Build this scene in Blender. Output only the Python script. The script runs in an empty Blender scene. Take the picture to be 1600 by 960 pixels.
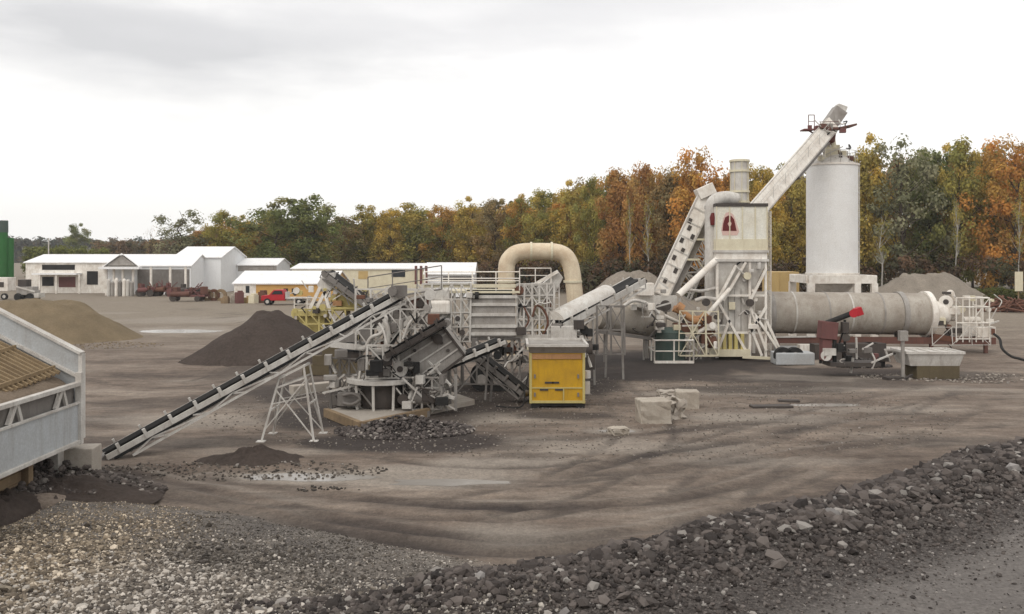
import bpy, math, random
import numpy as np
from mathutils import Vector, Matrix
random.seed(7)
RNG = np.random.default_rng(11)
SC = bpy.context.scene
COL = SC.collection
F, H0, HZ = 1386.0, 6.4, 395.0      # focal length in photo pixels, eye height (m), horizon row

def W(px, py, Y):                   # a world point from the survey of the photograph at a known distance
    return Vector(((px - 800) * Y / F, Y, H0 - (py - HZ) * Y / F))
def G(px, py, z=0.0):               # the same for a point standing at height z
    Y = (H0 - z) * F / (py - HZ)
    return Vector(((px - 800) * Y / F, Y, z))

# ------------------------------------------------------------------ mesh builder
class MB:
    def __init__(s): s.v = []; s.f = []; s.sm = []; s.cut = []
    def face(s, idx, smooth=False): s.f.append(tuple(idx)); s.sm.append(smooth)
    def box(s, c, size, rz=0.0, rot=None):
        s.cut.append((len(s.v), len(s.f))); c = Vector(c); hx, hy, hz = size[0]/2, size[1]/2, size[2]/2
        M = rot if rot is not None else Matrix.Rotation(rz, 3, 'Z')
        b = len(s.v)
        for dx, dy, dz in ((-1,-1,-1),(1,-1,-1),(1,1,-1),(-1,1,-1),(-1,-1,1),(1,-1,1),(1,1,1),(-1,1,1)):
            s.v.append(c + M @ Vector((dx*hx, dy*hy, dz*hz)))
        for q in ((0,3,2,1),(4,5,6,7),(0,1,5,4),(1,2,6,5),(2,3,7,6),(3,0,4,7)): s.face([b+i for i in q])
        return s
    def bar(s, p0, p1, w=0.08, h=None, up=(0,0,1)):
        p0, p1 = Vector(p0), Vector(p1); h = w if h is None else h
        d = (p1-p0); L = d.length
        if L < 1e-5: return s
        d.normalize(); up = Vector(up)
        if abs(d.dot(up)) > 0.985: up = Vector((0,1,0))
        a = d.cross(up).normalized(); u = a.cross(d).normalized()
        M = Matrix((a, d, u)).transposed()
        return s.box((p0+p1)/2, (w, L, h), rot=M)
    def path(s, pts, r, n=10, cap=True):
        s.cut.append((len(s.v), len(s.f))); pts = [Vector(p) for p in pts]; m = len(pts)
        rr = r if isinstance(r, (list, tuple)) else [r]*m
        b = len(s.v); prev = None
        for i, p in enumerate(pts):
            if i == 0: d = pts[1]-p
            elif i == m-1: d = p-pts[i-1]
            else: d = (pts[i+1]-p).normalized() + (p-pts[i-1]).normalized()
            d.normalize()
            if prev is None:
                ref = Vector((0,0,1)) if abs(d.z) < 0.9 else Vector((0,1,0))
                a = d.cross(ref).normalized()
            else:
                a = (prev - d*prev.dot(d)).normalized()
            prev = a; u = d.cross(a)
            for k in range(n):
                t = 2*math.pi*k/n
                s.v.append(p + (a*math.cos(t) + u*math.sin(t))*rr[i])
        for i in range(m-1):
            for k in range(n):
                k2 = (k+1) % n
                s.face((b+i*n+k, b+i*n+k2, b+(i+1)*n+k2, b+(i+1)*n+k), True)
        if cap:
            e = len(s.v); s.v += [v.copy() for v in s.v[b:b+n]]+[v.copy() for v in s.v[b+(m-1)*n:b+m*n]]   # own rim, so the caps stay crisp
            s.face([e+k for k in reversed(range(n))]); s.face([e+n+k for k in range(n)])
        return s
    def tube(s, p0, p1, r0, r1=None, n=12, cap=True):
        return s.path([p0, p1], [r0, r0 if r1 is None else r1], n, cap)
    def ring(s, c, axis, ro, ri, th, n=28):          # a washer
        s.cut.append((len(s.v), len(s.f))); c = Vector(c); ax = Vector(axis).normalized()
        ref = Vector((0,0,1)) if abs(ax.z) < 0.9 else Vector((0,1,0))
        a = ax.cross(ref).normalized(); u = ax.cross(a)
        b = len(s.v)
        for k in range(n):
            t = 2*math.pi*k/n; e = a*math.cos(t)+u*math.sin(t)
            for r, o in ((ro,-th/2),(ro,th/2),(ri,th/2),(ri,-th/2)): s.v.append(c+e*r+ax*o)
        for k in range(n):
            k2 = (k+1) % n
            for j in range(4):
                j2 = (j+1) % 4
                s.face((b+k*4+j, b+k2*4+j, b+k2*4+j2, b+k*4+j2), False)
        return s
    def prism(s, poly, ext):                          # planar polygon pushed along ext
        s.cut.append((len(s.v), len(s.f))); poly = [Vector(p) for p in poly]; ext = Vector(ext); n = len(poly); b = len(s.v)
        nrm = (poly[1]-poly[0]).cross(poly[2]-poly[1])
        if nrm.dot(ext) > 0: poly = poly[::-1]
        s.v += poly + [p+ext for p in poly]
        s.face([b+i for i in range(n)]); s.face([b+n+i for i in reversed(range(n))])
        for i in range(n):
            j = (i+1) % n
            s.face((b+i, b+n+i, b+n+j, b+j))
        return s
    def hull8(s, lo, hi):                             # frustum from two quads (same winding)
        s.cut.append((len(s.v), len(s.f))); b = len(s.v); s.v += [Vector(p) for p in lo] + [Vector(p) for p in hi]
        s.face((b+3,b+2,b+1,b)); s.face((b+4,b+5,b+6,b+7))
        for i in range(4):
            j = (i+1) % 4; s.face((b+i, b+j, b+4+j, b+4+i))
        return s
    def parts(s, name, mat, parent, bevel=0):         # every solid becomes a part of its own
        ends = s.cut[1:]+[(len(s.v), len(s.f))]
        for (v0, f0), (v1, f1) in zip(s.cut, ends):
            q = MB(); q.v = s.v[v0:v1]; q.f = [tuple(i-v0 for i in f) for f in s.f[f0:f1]]; q.sm = s.sm[f0:f1]
            q.build(name, mat, parent, bevel=bevel)
    def build(s, name, mat, parent=None, origin=None, bevel=0):
        if parent is not None: o0 = Vector(parent['_w'])
        elif origin is not None: o0 = Vector(origin)
        else:
            zs = min(v.z for v in s.v); o0 = sum(s.v, Vector())/len(s.v); o0.z = zs
        me = bpy.data.meshes.new(name)
        me.from_pydata([tuple(v-o0) for v in s.v], [], s.f)
        me.polygons.foreach_set('use_smooth', s.sm)
        me.update()
        ob = bpy.data.objects.new(name, me); COL.objects.link(ob)
        if mat: me.materials.append(mat)
        if parent is not None:
            ob.parent = parent; ob['_w'] = tuple(o0)
        else:
            ob.location = o0; ob['_w'] = tuple(o0)
        if bevel:
            m = ob.modifiers.new('bevel', 'BEVEL'); m.width = bevel; m.segments = 2; m.limit_method = 'ANGLE'
        return ob

def thing(name, label, cat, loc, group=None):
    o = bpy.data.objects.new(name, None); COL.objects.link(o)
    o.empty_display_size = 0.3
    o.location = loc; o['_w'] = tuple(loc); o['label'] = label; o['category'] = cat
    if group: o['group'] = group
    return o
def tag(o, label, cat, group=None, kind=None):
    o['label'] = label; o['category'] = cat
    if group: o['group'] = group
    if kind: o['kind'] = kind
    return o
def structure(o): o['kind'] = 'structure'; return o
def copy_tree(o, loc=None, parent=None):
    c = o.copy(); COL.objects.link(c)
    if parent is not None: c.parent = parent
    if loc is not None: c.location = loc; c['_w'] = tuple(loc)
    for ch in list(o.children): copy_tree(ch, None, c)
    return c
def raw_mesh(name, verts, faces_flat, nper, mat, smooth=False, col=None):
    me = bpy.data.meshes.new(name); nf = len(faces_flat)//nper
    me.vertices.add(len(verts)); me.vertices.foreach_set('co', np.asarray(verts, dtype=np.float32).ravel())
    me.loops.add(len(faces_flat)); me.loops.foreach_set('vertex_index', np.asarray(faces_flat, dtype=np.int32))
    me.polygons.add(nf); me.polygons.foreach_set('loop_start', np.arange(0, nf*nper, nper, dtype=np.int32))
    me.polygons.foreach_set('use_smooth', np.full(nf, smooth))
    me.update(calc_edges=True)
    if col is not None:
        a = me.color_attributes.new('tint', 'FLOAT_COLOR', 'POINT')
        c4 = np.ones((len(verts), 4), dtype=np.float32); c4[:, :col.shape[1]] = col
        a.data.foreach_set('color', c4.ravel())
    if mat: me.materials.append(mat)
    return me

# ------------------------------------------------------------------ numpy noise
def _hash(ix, iy, seed):
    n = (ix*374761393 + iy*668265263 + seed*2147483647) & 0xffffffff
    n = ((n ^ (n >> 13)) * 1274126177) & 0xffffffff
    return ((n ^ (n >> 16)) & 0xffff) / 65535.0
def vnoise(x, y, seed=0):
    x = np.asarray(x, dtype=np.float64); y = np.asarray(y, dtype=np.float64)
    x0 = np.floor(x).astype(np.int64); y0 = np.floor(y).astype(np.int64)
    fx = x-x0; fy = y-y0; fx = fx*fx*(3-2*fx); fy = fy*fy*(3-2*fy)
    a = _hash(x0, y0, seed); b = _hash(x0+1, y0, seed); c = _hash(x0, y0+1, seed); d = _hash(x0+1, y0+1, seed)
    return (a*(1-fx)+b*fx)*(1-fy) + (c*(1-fx)+d*fx)*fy
def fbm(x, y, seed=0, oct=4):
    t = 0; a = 0.5; s = 0
    for i in range(oct):
        t = t + a*vnoise(x*2**i, y*2**i, seed+i*17); s += a; a *= 0.5
    return t/s*2-1
def sstep(a, b, x):
    t = np.clip((x-a)/(b-a), 0, 1); return t*t*(3-2*t)

# ------------------------------------------------------------------ materials
def new_mat(name):
    m = bpy.data.materials.new(name); m.use_nodes = True
    nt = m.node_tree; b = nt.nodes['Principled BSDF']
    return m, nt, b
def N(nt, typ, **kw):
    n = nt.nodes.new(typ)
    for k, v in kw.items(): setattr(n, k, v)
    return n
def noise(nt, scale, detail=5, rough=0.6, stretch=(1,1,1), vec='Object'):
    tc = N(nt, 'ShaderNodeTexCoord'); mp = N(nt, 'ShaderNodeMapping'); mp.inputs['Scale'].default_value = stretch
    nt.links.new(tc.outputs[vec], mp.inputs['Vector'])
    n = N(nt, 'ShaderNodeTexNoise'); n.inputs['Scale'].default_value = scale
    n.inputs['Detail'].default_value = detail; n.inputs['Roughness'].default_value = rough
    nt.links.new(mp.outputs[0], n.inputs['Vector'])
    return n.outputs['Fac']
def ramp(nt, src, stops):
    r = N(nt, 'ShaderNodeValToRGB'); e = r.color_ramp.elements
    while len(e) < len(stops): e.new(0.5)
    for i, (p, c) in enumerate(stops):
        e[i].position = p; e[i].color = (c, c, c, 1) if not isinstance(c, (tuple, list)) else (*c, 1)
    nt.links.new(src, r.inputs['Fac']); return r.outputs['Color']
def mix(nt, fac, a, b, mode='MIX'):
    m = N(nt, 'ShaderNodeMix', data_type='RGBA', blend_type=mode)
    for sock, v in ((m.inputs[0], fac), (m.inputs[6], a), (m.inputs[7], b)):
        if isinstance(v, (int, float)): sock.default_value = v
        elif isinstance(v, (tuple, list)): sock.default_value = (*v, 1)
        else: nt.links.new(v, sock)
    return m.outputs[2]
def bump(nt, b, src, strength=0.3, dist=0.02):
    n = N(nt, 'ShaderNodeBump'); n.inputs['Strength'].default_value = strength; n.inputs['Distance'].default_value = dist
    nt.links.new(src, n.inputs['Height']); nt.links.new(n.outputs[0], b.inputs['Normal'])
def painted(name, base, dirt=(0.13,0.085,0.055), amount=0.5, rough=0.6, scale=1.3, streak=True, metal=0.0, ribs=None):
    """weathered paint: blotches, vertical rust/dust runs, fine speckle"""
    m, nt, b = new_mat(name)
    n1 = noise(nt, scale, 6, 0.65)
    n2 = noise(nt, scale*4, 5, 0.7, (1,1,0.12) if streak else (1,1,1))
    n3 = noise(nt, scale*22, 2, 0.5)
    f1 = ramp(nt, n1, [(0.45-0.12*amount, 0.0), (0.82, 1.0)])
    f2 = ramp(nt, n2, [(0.52-0.1*amount, 0.0), (0.8, 1.0)])
    mx = N(nt, 'ShaderNodeMath', operation='MAXIMUM'); nt.links.new(f1, mx.inputs[0]); nt.links.new(f2, mx.inputs[1])
    ml = N(nt, 'ShaderNodeMath', operation='MULTIPLY'); nt.links.new(mx.outputs[0], ml.inputs[0]); ml.inputs[1].default_value = amount
    c = mix(nt, ml.outputs[0], base, dirt)
    sp = ramp(nt, n3, [(0.3, 0.82), (0.7, 1.1)])
    c = mix(nt, 0.6, c, sp, 'MULTIPLY')
    nt.links.new(c, b.inputs['Base Color'])
    b.inputs['Roughness'].default_value = rough; b.inputs['Metallic'].default_value = metal
    b.inputs['Specular IOR Level'].default_value = 0.2 if rough > 0.4 else 0.5
    if ribs:
        ax, freq = ribs
        tc = N(nt, 'ShaderNodeTexCoord'); w = N(nt, 'ShaderNodeTexWave', bands_direction=ax)
        w.inputs['Scale'].default_value = freq; nt.links.new(tc.outputs['Object'], w.inputs['Vector'])
        bump(nt, b, w.outputs['Fac'], 0.6, 0.04)
    else:
        bump(nt, b, n2, 0.15, 0.01)
    return m
RUST = (0.16, 0.075, 0.04); DUST = (0.27, 0.22, 0.175); GRIME = (0.10, 0.08, 0.065)
M = dict(
 white = painted('white_paint_weathered', (0.84,0.81,0.75), (0.34,0.25,0.175), 0.75),
 cleanwhite = painted('white_siding', (0.80,0.81,0.82), (0.55,0.54,0.52), 0.35, ribs=('X', 2.2)),
 roofwhite = painted('white_roof_sheet', (0.86,0.86,0.86), (0.55,0.52,0.48), 0.55, ribs=('X', 1.1)),
 silo = painted('silo_paint', (0.76,0.755,0.74), (0.62,0.59,0.55), 0.5, 1.0, scale=0.8),
 cream = painted('cream_paint', (0.66,0.61,0.46), (0.36,0.28,0.18), 0.5),
 tower = painted('tower_paint', (0.74,0.73,0.66), (0.47,0.40,0.27), 0.65, scale=0.6),
 creamduct = painted('cream_duct_paint', (0.72,0.63,0.47), (0.34,0.20,0.11), 0.75, scale=0.9),
 grey = painted('grey_steel_paint', (0.36,0.34,0.315), (0.13,0.105,0.085), 0.85),
 lightgrey = painted('light_grey_paint', (0.62,0.60,0.56), (0.22,0.175,0.14), 0.8),
 midgrey = painted('dusty_grey_steel', (0.21,0.195,0.18), (0.085,0.07,0.06), 0.8),
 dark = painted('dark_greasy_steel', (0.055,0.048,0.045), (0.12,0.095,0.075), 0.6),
 black = painted('black_rubber', (0.02,0.02,0.02), (0.05,0.045,0.04), 0.6, 0.8),
 binblue = painted('blue_grey_bin_paint', (0.44,0.46,0.47), (0.26,0.235,0.21), 0.7, 0.55, scale=0.9),
 yellow = painted('yellow_paint', (0.56,0.325,0.02), (0.25,0.14,0.035), 0.75, 0.65, scale=1.8),
 paleyellow = painted('faded_yellow_paint', (0.52,0.44,0.17), (0.30,0.23,0.12), 0.6),
 tan = painted('tan_sheet', (0.50,0.36,0.16), (0.30,0.21,0.11), 0.5),
 orangetan = painted('orange_tan_wall', (0.56,0.33,0.11), (0.35,0.2,0.08), 0.4),
 red = painted('red_paint', (0.42,0.02,0.03), (0.2,0.03,0.03), 0.4, 0.45),
 rust = painted('rusty_steel', (0.16,0.075,0.05), (0.07,0.04,0.03), 0.7, 0.85),
 maroon = painted('maroon_scrap', (0.17,0.075,0.07), (0.09,0.05,0.045), 0.7, 0.8),
 redbrown = painted('red_brown_primer', (0.15,0.07,0.055), (0.07,0.045,0.035), 0.8, 0.8),
 drum = painted('drum_steel', (0.43,0.395,0.345), (0.18,0.14,0.105), 0.95, 0.7, scale=0.7),
 green = painted('green_paint', (0.03,0.14,0.035), (0.02,0.06,0.02), 0.5, 0.5),
 darkgreen = painted('dark_green_tank', (0.055,0.085,0.075), (0.12,0.12,0.1), 0.6, 0.6),
 concrete = painted('concrete', (0.40,0.36,0.31), (0.24,0.20,0.165), 0.7, 0.9, streak=False),
 palestone = painted('pale_concrete', (0.43,0.385,0.325), (0.22,0.18,0.14), 0.9, 0.9, streak=False),
 timber = painted('weathered_timber', (0.29,0.21,0.125), (0.12,0.085,0.06), 0.9, 0.9),
 olivetimber = painted('damp_timber', (0.125,0.10,0.06), (0.07,0.055,0.04), 0.6, 0.9),
 emblem = painted('emblem_dark_red', (0.13,0.022,0.022), (0.07,0.015,0.015), 0.4),
 emblempink = painted('emblem_faded_pink', (0.62,0.43,0.38), (0.5,0.33,0.28), 0.4),
 orange = painted('orange_pipe_paint', (0.50,0.27,0.12), (0.24,0.13,0.08), 0.9),
 grate = painted('rusty_grate_bar', (0.30,0.22,0.13), (0.10,0.07,0.045), 0.8, 0.9),
 glass = painted('dark_window', (0.02,0.025,0.03), (0.03,0.03,0.03), 0.2, 0.15),
)
def tinted(name, rough=0.9, transl=0.0, bumpy=0.0):
    m, nt, b = new_mat(name)
    a = N(nt, 'ShaderNodeAttribute', attribute_name='tint')
    oi = N(nt, 'ShaderNodeObjectInfo')
    nt.links.new(a.outputs['Color'], b.inputs['Base Color'])
    b.inputs['Roughness'].default_value = rough; b.inputs['Specular IOR Level'].default_value = 0.15
    if transl:
        t = N(nt, 'ShaderNodeBsdfTranslucent'); nt.links.new(a.outputs['Color'], t.inputs['Color'])
        mx = N(nt, 'ShaderNodeMixShader'); mx.inputs[0].default_value = transl
        nt.links.new(b.outputs[0], mx.inputs[1]); nt.links.new(t.outputs[0], mx.inputs[2])
        nt.links.new(mx.outputs[0], nt.nodes['Material Output'].inputs['Surface'])
    if bumpy: bump(nt, b, noise(nt, 25, 4, 0.7), bumpy, 0.02)
    return m
M['leaf'] = tinted('autumn_leaves', 0.9, 0.42)
M['stone'] = tinted('crushed_stone', 0.9, 0, 0.4)
M['bark'] = painted('bark', (0.085,0.065,0.05), (0.04,0.03,0.025), 0.6, 0.95)
M['birch'] = painted('birch_bark', (0.42,0.40,0.36), (0.14,0.12,0.1), 0.6, 0.9)
def heap_mat(name, a, b_, scale=9):
    m, nt, b = new_mat(name)
    n1 = noise(nt, scale, 8, 0.75); n2 = noise(nt, 0.8, 4, 0.6)
    c = mix(nt, ramp(nt, n1, [(0.3,0.0),(0.7,1.0)]), a, b_)
    c = mix(nt, 0.7, c, ramp(nt, n2, [(0.3,0.75),(0.7,1.15)]), 'MULTIPLY')
    nt.links.new(c, b.inputs['Base Color']); b.inputs['Roughness'].default_value = 0.95
    b.inputs['Specular IOR Level'].default_value = 0.1
    bump(nt, b, mix(nt, 0.35, n1, noise(nt, 40, 4, 0.7)), 0.9, 0.16); return m
M['sand'] = heap_mat('tan_sand', (0.185,0.142,0.09), (0.255,0.20,0.13))
M['darkheap'] = heap_mat('dark_millings', (0.055,0.043,0.037), (0.098,0.078,0.067), 7)
M['gravelheap'] = heap_mat('grey_gravel', (0.20,0.17,0.14), (0.33,0.29,0.24), 7)
M['binsand'] = heap_mat('bin_sand', (0.21,0.165,0.12), (0.33,0.26,0.2))
# ================================================================== GROUND
def polyline_dist(x, y, pts):
    """signed side and distance to a polyline (numpy)"""
    best = np.full(np.shape(x), 1e9)
    for (x0, y0), (x1, y1) in zip(pts[:-1], pts[1:]):
        dx, dy = x1-x0, y1-y0; L2 = dx*dx+dy*dy
        t = np.clip(((x-x0)*dx+(y-y0)*dy)/L2, 0, 1)
        best = np.minimum(best, np.hypot(x-(x0+t*dx), y-(y0+t*dy)))
    return best
def g2(pts, z=0.0): return [tuple(G(a, b, z)[:2]) for a, b in pts]
FOOT = g2([(-260,900),(-60,858),(0,838),(100,803),(200,790),(300,797),(400,814),(560,850),(720,884),(830,893)])
CREST = g2([(1780,650),(1600,703),(1480,735),(1300,795),(1150,830),(1000,868),(850,895),(700,920),(560,950),(420,985)], 0.9)
GROOVE = g2([(430,945),(560,920),(700,912),(820,905),(900,893)], 0.25)
RUTS = [g2(p) for p in (
    [(180,738),(300,762),(420,792),(560,822),(700,842),(850,848),(1000,835),(1150,800)],
    [(120,752),(260,775),(400,803),(540,836),(700,864),(850,870),(1000,853),(1100,830)],
    [(330,745),(450,765),(600,785),(750,797),(900,795),(1050,780),(1250,735)],
    [(200,625),(400,612),(560,606)],
    [(620,700),(800,690),(1000,680),(1200,660),(1420,645)],
    [(780,750),(1000,738),(1200,715),(1400,690),(1560,690)],
    [(900,590),(1050,583),(1150,594),(1300,600)],
    [(850,760),(1000,715),(1150,690),(1350,650)])]
def offset(pts, o):
    out = []
    for i, (x, y) in enumerate(pts):
        x0, y0 = pts[max(i-1,0)]; x1, y1 = pts[min(i+1,len(pts)-1)]; L = math.hypot(x1-x0, y1-y0); out.append((x-(y1-y0)/L*o, y+(x1-x0)/L*o))
    return out
def smooth(pts, n=6):
    P = [pts[0]]+list(pts)+[pts[-1]]; out = []
    for i in range(1, len(P)-2):
        for k in range(n):
            t = k/n; q = []
            for c in (0,1):
                A, B, C, D = P[i-1][c], P[i][c], P[i+1][c], P[i+2][c]; q.append(.5*(2*B+(C-A)*t+(2*A-5*B+4*C-D)*t*t+(3*B-A-3*C+D)*t**3))
            out.append(tuple(q))
    out.append(P[-2]); return out
RUTS = [smooth(r) for r in RUTS]
TYRES = []
for base in ([(300,800),(520,818),(760,836),(960,812),(1150,765),(1330,700),(1460,650),(1540,610)],
             [(430,700),(620,735),(820,745),(1010,722),(1180,680),(1330,640),(1480,610)],
             [(150,590),(260,600),(360,585),(420,540),(400,505),(300,480)],
             [(700,800),(850,770),(960,720),(1010,680),(990,640),(950,600),(960,575)],
             [(1100,780),(1180,720),(1300,680),(1500,660),(1590,650)]):
    s_ = smooth(g2(base)); TYRES += [offset(s_, .95), offset(s_, -.95)]
def interp_x(pts, x):
    p = sorted(pts); return np.interp(x, [a for a, _ in p], [b for _, b in p])
PUDS = [(485,744,2.0,0.42),(700,752,1.7,0.35),(1290,632,1.6,0.35),(965,672,0.7,0.3),(285,517,3.4,1.6)]
def ground(x, y):
    x = np.asarray(x, dtype=np.float64); y = np.asarray(y, dtype=np.float64)
    near = 1-sstep(60, 140, y)
    h = 0.10*fbm(x*0.12, y*0.12, 3, 3)*near + 0.035*fbm(x*0.9, y*0.9, 5, 3)*near
    rut = np.zeros_like(h)
    for i, r in enumerate(RUTS):
        d = polyline_dist(x, y, r)
        rut += -0.06*np.exp(-(d/0.16)**2) + 0.045*np.exp(-((d-0.38)/0.17)**2)
    for r in TYRES:
        d = polyline_dist(x, y, r); rut += -0.035*np.exp(-(d/0.17)**4) + 0.03*np.exp(-((d-0.32)/0.1)**2)
    h += rut*(0.7+0.5*fbm(x*0.7, y*0.7, 9, 2))
    for px, py, rx, ry in PUDS:
        c = G(px, py); e = np.hypot((x-c.x)/(rx*2.0), (y-c.y)/(ry*2.4)); f = sstep(0.95, 1.3, e); h = h*f - 0.035*(1-f)
    # gravel apron, lower left
    s = interp_x(FOOT, x) - y
    apron = sstep(-0.15, 0.5, s)*0.16 + np.clip(s, 0, 9)*0.125
    right = 1-sstep(-0.9, 1.3, x + 0.35*(y-17))
    apron = apron*right
    # rock windrow, lower right
    yc = interp_x(CREST, x); t = yc - y
    top = 0.98 + 0.14*fbm(x*0.5, y*0.5, 21, 3)
    berm = np.where(t < 0, top*(1-sstep(0.0, 2.4, -t)), top - 0.30*sstep(0.6, 3.2, t))
    berm = berm*sstep(-3.6, -1.2, x)
    h = h + np.maximum(apron, berm)
    g = polyline_dist(x, y, GROOVE); h -= 0.22*np.exp(-(g/0.28)**2)
    h += sstep(12, 0, y)*3.4*sstep(60, 25, np.abs(x))
    # low bank and scattered heaves left of the apron
    h += 0.5*np.exp(-(((x+12.6)/1.9)**2+((y-22.0)/1.1)**2))
    h += 0.35*fbm(x*1.6, y*1.6, 31, 3)*np.exp(-(((x+11.8)/2.2)**2+((y-22.4)/1.2)**2))
    return h
def gz(x, y): return float(ground(np.array([x]), np.array([y]))[0])

def axis_samples(segs):
    out = []
    for a, b, step in segs: out += list(np.arange(a, b, step))
    return np.array(out)
xs = axis_samples([(-1300,-400,100),(-400,-60,20),(-60,-26,1.5),(-26,20,0.16),(20,60,1.2),(60,400,20),(400,1301,100)])
ys = axis_samples([(-60,6,2.0),(6,12,0.4),(12,30,0.13),(30,60,0.35),(60,160,2.0),(160,400,15),(400,1500,100)])
gx, gy = np.meshgrid(xs, ys); nx, ny = len(xs), len(ys)
gh = ground(gx, gy)
ii = (np.arange(ny-1)[:,None]*nx+np.arange(nx-1)[None,:]).ravel()
quads = np.stack([ii, ii+1, ii+nx+1, ii+nx], 1).ravel()
# zones of different material lying on the yard: R loose light gravel, G dark crushed rock, B damp dark fines, painted rut shade and a darker groove line
sft = interp_x(FOOT, gx)-gy + 0.35*fbm(gx*1.5, gy*1.5, 41, 3)
zR = sstep(-0.1, 0.7, sft)*(1-sstep(-1.2, 0.2, gx+0.35*(gy-17)))
tb = interp_x(CREST, gx)-gy + 0.5*fbm(gx*1.2, gy*1.2, 43, 3)
zG = sstep(-2.6, -1.9, tb)*sstep(-3.9, -2.4, gx+0.4*fbm(gx, gy, 45, 2))
zB = np.zeros_like(gx)
def damp(px, py, rx, ry, k=1.0, seed=0):
    c = G(px, py); global zB
    d = np.hypot((gx-c.x)/rx, (gy-c.y)/ry) + 0.35*fbm(gx*0.5+seed, gy*0.3, 51+seed, 4)
    zB = np.maximum(zB, k*(1-sstep(0.72, 1.15, d)))
damp(1040,566,7.5,6.0,1.0,1); damp(960,585,4.6,3.0,1.0,2); damp(850,600,4,5,.9,20); damp(640,640,5,3,.85,21); damp(1300,580,6,2,.8,22); damp(1130,592,6.5,1.6,0.8,3)
damp(620,690,3.9,1.7,1.0,4); damp(520,650,3.0,2.4,0.95,5); damp(560,610,6,4,.9,15); damp(1420,585,6,2.5,.7,17); damp(1200,610,5,1.4,.7,18); damp(870,650,2.6,1.0,.8,19); damp(760,620,3.2,4.0,0.8,6)
damp(470,580,5.5,5.0,0.6,7); damp(330,690,3.2,1.0,0.55,8); damp(120,765,2.6,1.3,1.0,9)
damp(1290,600,5,2,0.6,10); damp(1490,690,3.5,0.9,0.5,11); damp(700,700,3.5,.8,.55,12); damp(300,628,6,1.5,.45,13)
damp(40,820,1.8,.7,.9,14); damp(840,860,3.6,.5,.5,15); damp(380,775,4,.35,.4,16)
for r in RUTS:
    d = polyline_dist(gx, gy, r); zB = np.maximum(zB, np.exp(-(d/0.42)**2)*(0.62+0.7*fbm(gx*.35, gy*.35, 77, 3)))  # track stain, with the shade of the rut relief painted in
for r in TYRES:
    d = polyline_dist(gx, gy, r); zB = np.maximum(zB, 0.62*np.exp(-(d/0.2)**4)*(0.6+0.9*fbm(gx*.5, gy*.5, 79, 4)))
zB = np.maximum(zB, 0.5*sstep(0.18, 0.55, fbm(gx*0.22, gy*0.5, 83, 5))*sstep(20, 24, gy)*(1-sstep(50, 62, gy)))
zB = np.maximum(zB, 0.9*np.exp(-(polyline_dist(gx, gy, GROOVE)/0.25)**2))  # darker line along the groove
zA = sstep(0.25, 0.7, fbm(gx*0.12, gy*0.35, 61, 4))*sstep(14, 20, gy)          # pale dried crust
def silt(px, py, rx, ry, k, seed):
    global zA; c = G(px, py); d = np.hypot((gx-c.x)/rx, (gy-c.y)/ry) + 0.45*fbm(gx*0.6+seed, gy*0.5, 151+seed, 4); zA = np.maximum(zA, k*(1-sstep(0.5, 1.1, d)))
silt(680,745,3.6,1.5,1.2,1); silt(500,744,3.6,1.0,1.5,2); silt(790,725,3,1.2,1.0,13); silt(285,515,6,3.5,1.4,3); silt(1000,700,5,1.2,.7,4); silt(820,690,2.2,1.0,.7,5); silt(1350,640,5,1,.7,6); silt(380,500,14,4,.9,7); silt(960,672,1.4,.7,1.3,8); silt(770,655,2.2,1.6,1.1,9); silt(1260,592,5,2.0,1.0,10); silt(300,655,4.5,2.0,.8,11); silt(1180,720,4,1.0,.7,12)
for r in RUTS[:3]+RUTS[4:6]:
    d = polyline_dist(gx, gy, r); zA = np.maximum(zA, 0.75*np.exp(-((d-.62)/.16)**2)*(0.5+0.8*fbm(gx*.5, gy*.5, 78, 3)))  # paler strips beside the ruts, painted in for light on their relief
zB = zB*(1-0.8*np.clip(zA-0.6,0,1)); zB = np.maximum(zB, 0)
ME = raw_mesh('ground', np.stack([gx, gy, gh], -1).reshape(-1, 3), quads, 4, None, True,
              np.clip(np.stack([zR, zG, zB, zA], -1).reshape(-1, 4), 0, 1))
ra = ME.attributes.new('road', 'FLOAT', 'POINT'); ra.data.foreach_set('value', (sstep(2.9, 4.3, tb)*sstep(0.5, 3.5, gx)).astype(np.float32).ravel())
gm, nt, b = new_mat('yard_dirt')
at = N(nt, 'ShaderNodeAttribute', attribute_name='tint')
sep = N(nt, 'ShaderNodeSeparateColor'); nt.links.new(at.outputs['Color'], sep.inputs[0])
nA = noise(nt, 0.25, 10, 0.68, (0.55,1.1,1)); nB = noise(nt, 1.4, 9, 0.78, (0.5,1.3,1)); nC = noise(nt, 14, 6, 0.75)
nD = noise(nt, 0.6, 8, 0.72, (0.22,2.2,1))
c = ramp(nt, nA, [(0.32,(0.105,0.081,0.066)),(0.46,(0.165,0.131,0.106)),(0.56,(0.205,0.167,0.136)),(0.70,(0.28,0.24,0.20))])
c = mix(nt, 0.85, c, ramp(nt, nB, [(0.30,(0.48,0.46,0.45)),(0.5,(1,1,1)),(0.70,(1.42,1.38,1.33))]), 'MULTIPLY')
c = mix(nt, 0.7, c, ramp(nt, nD, [(0.36,(0.76,0.73,0.71)),(0.5,(1,1,1)),(0.64,(1.18,1.16,1.14))]), 'MULTIPLY')
nF = noise(nt, 0.014, 5, 0.55)
geo = N(nt, 'ShaderNodeTexCoord'); sx = N(nt, 'ShaderNodeSeparateXYZ'); nt.links.new(geo.outputs['Object'], sx.inputs[0])
mr = N(nt, 'ShaderNodeMapRange'); mr.inputs['From Min'].default_value = 56; mr.inputs['From Max'].default_value = 88
nt.links.new(sx.outputs['Y'], mr.inputs['Value'])
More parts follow.
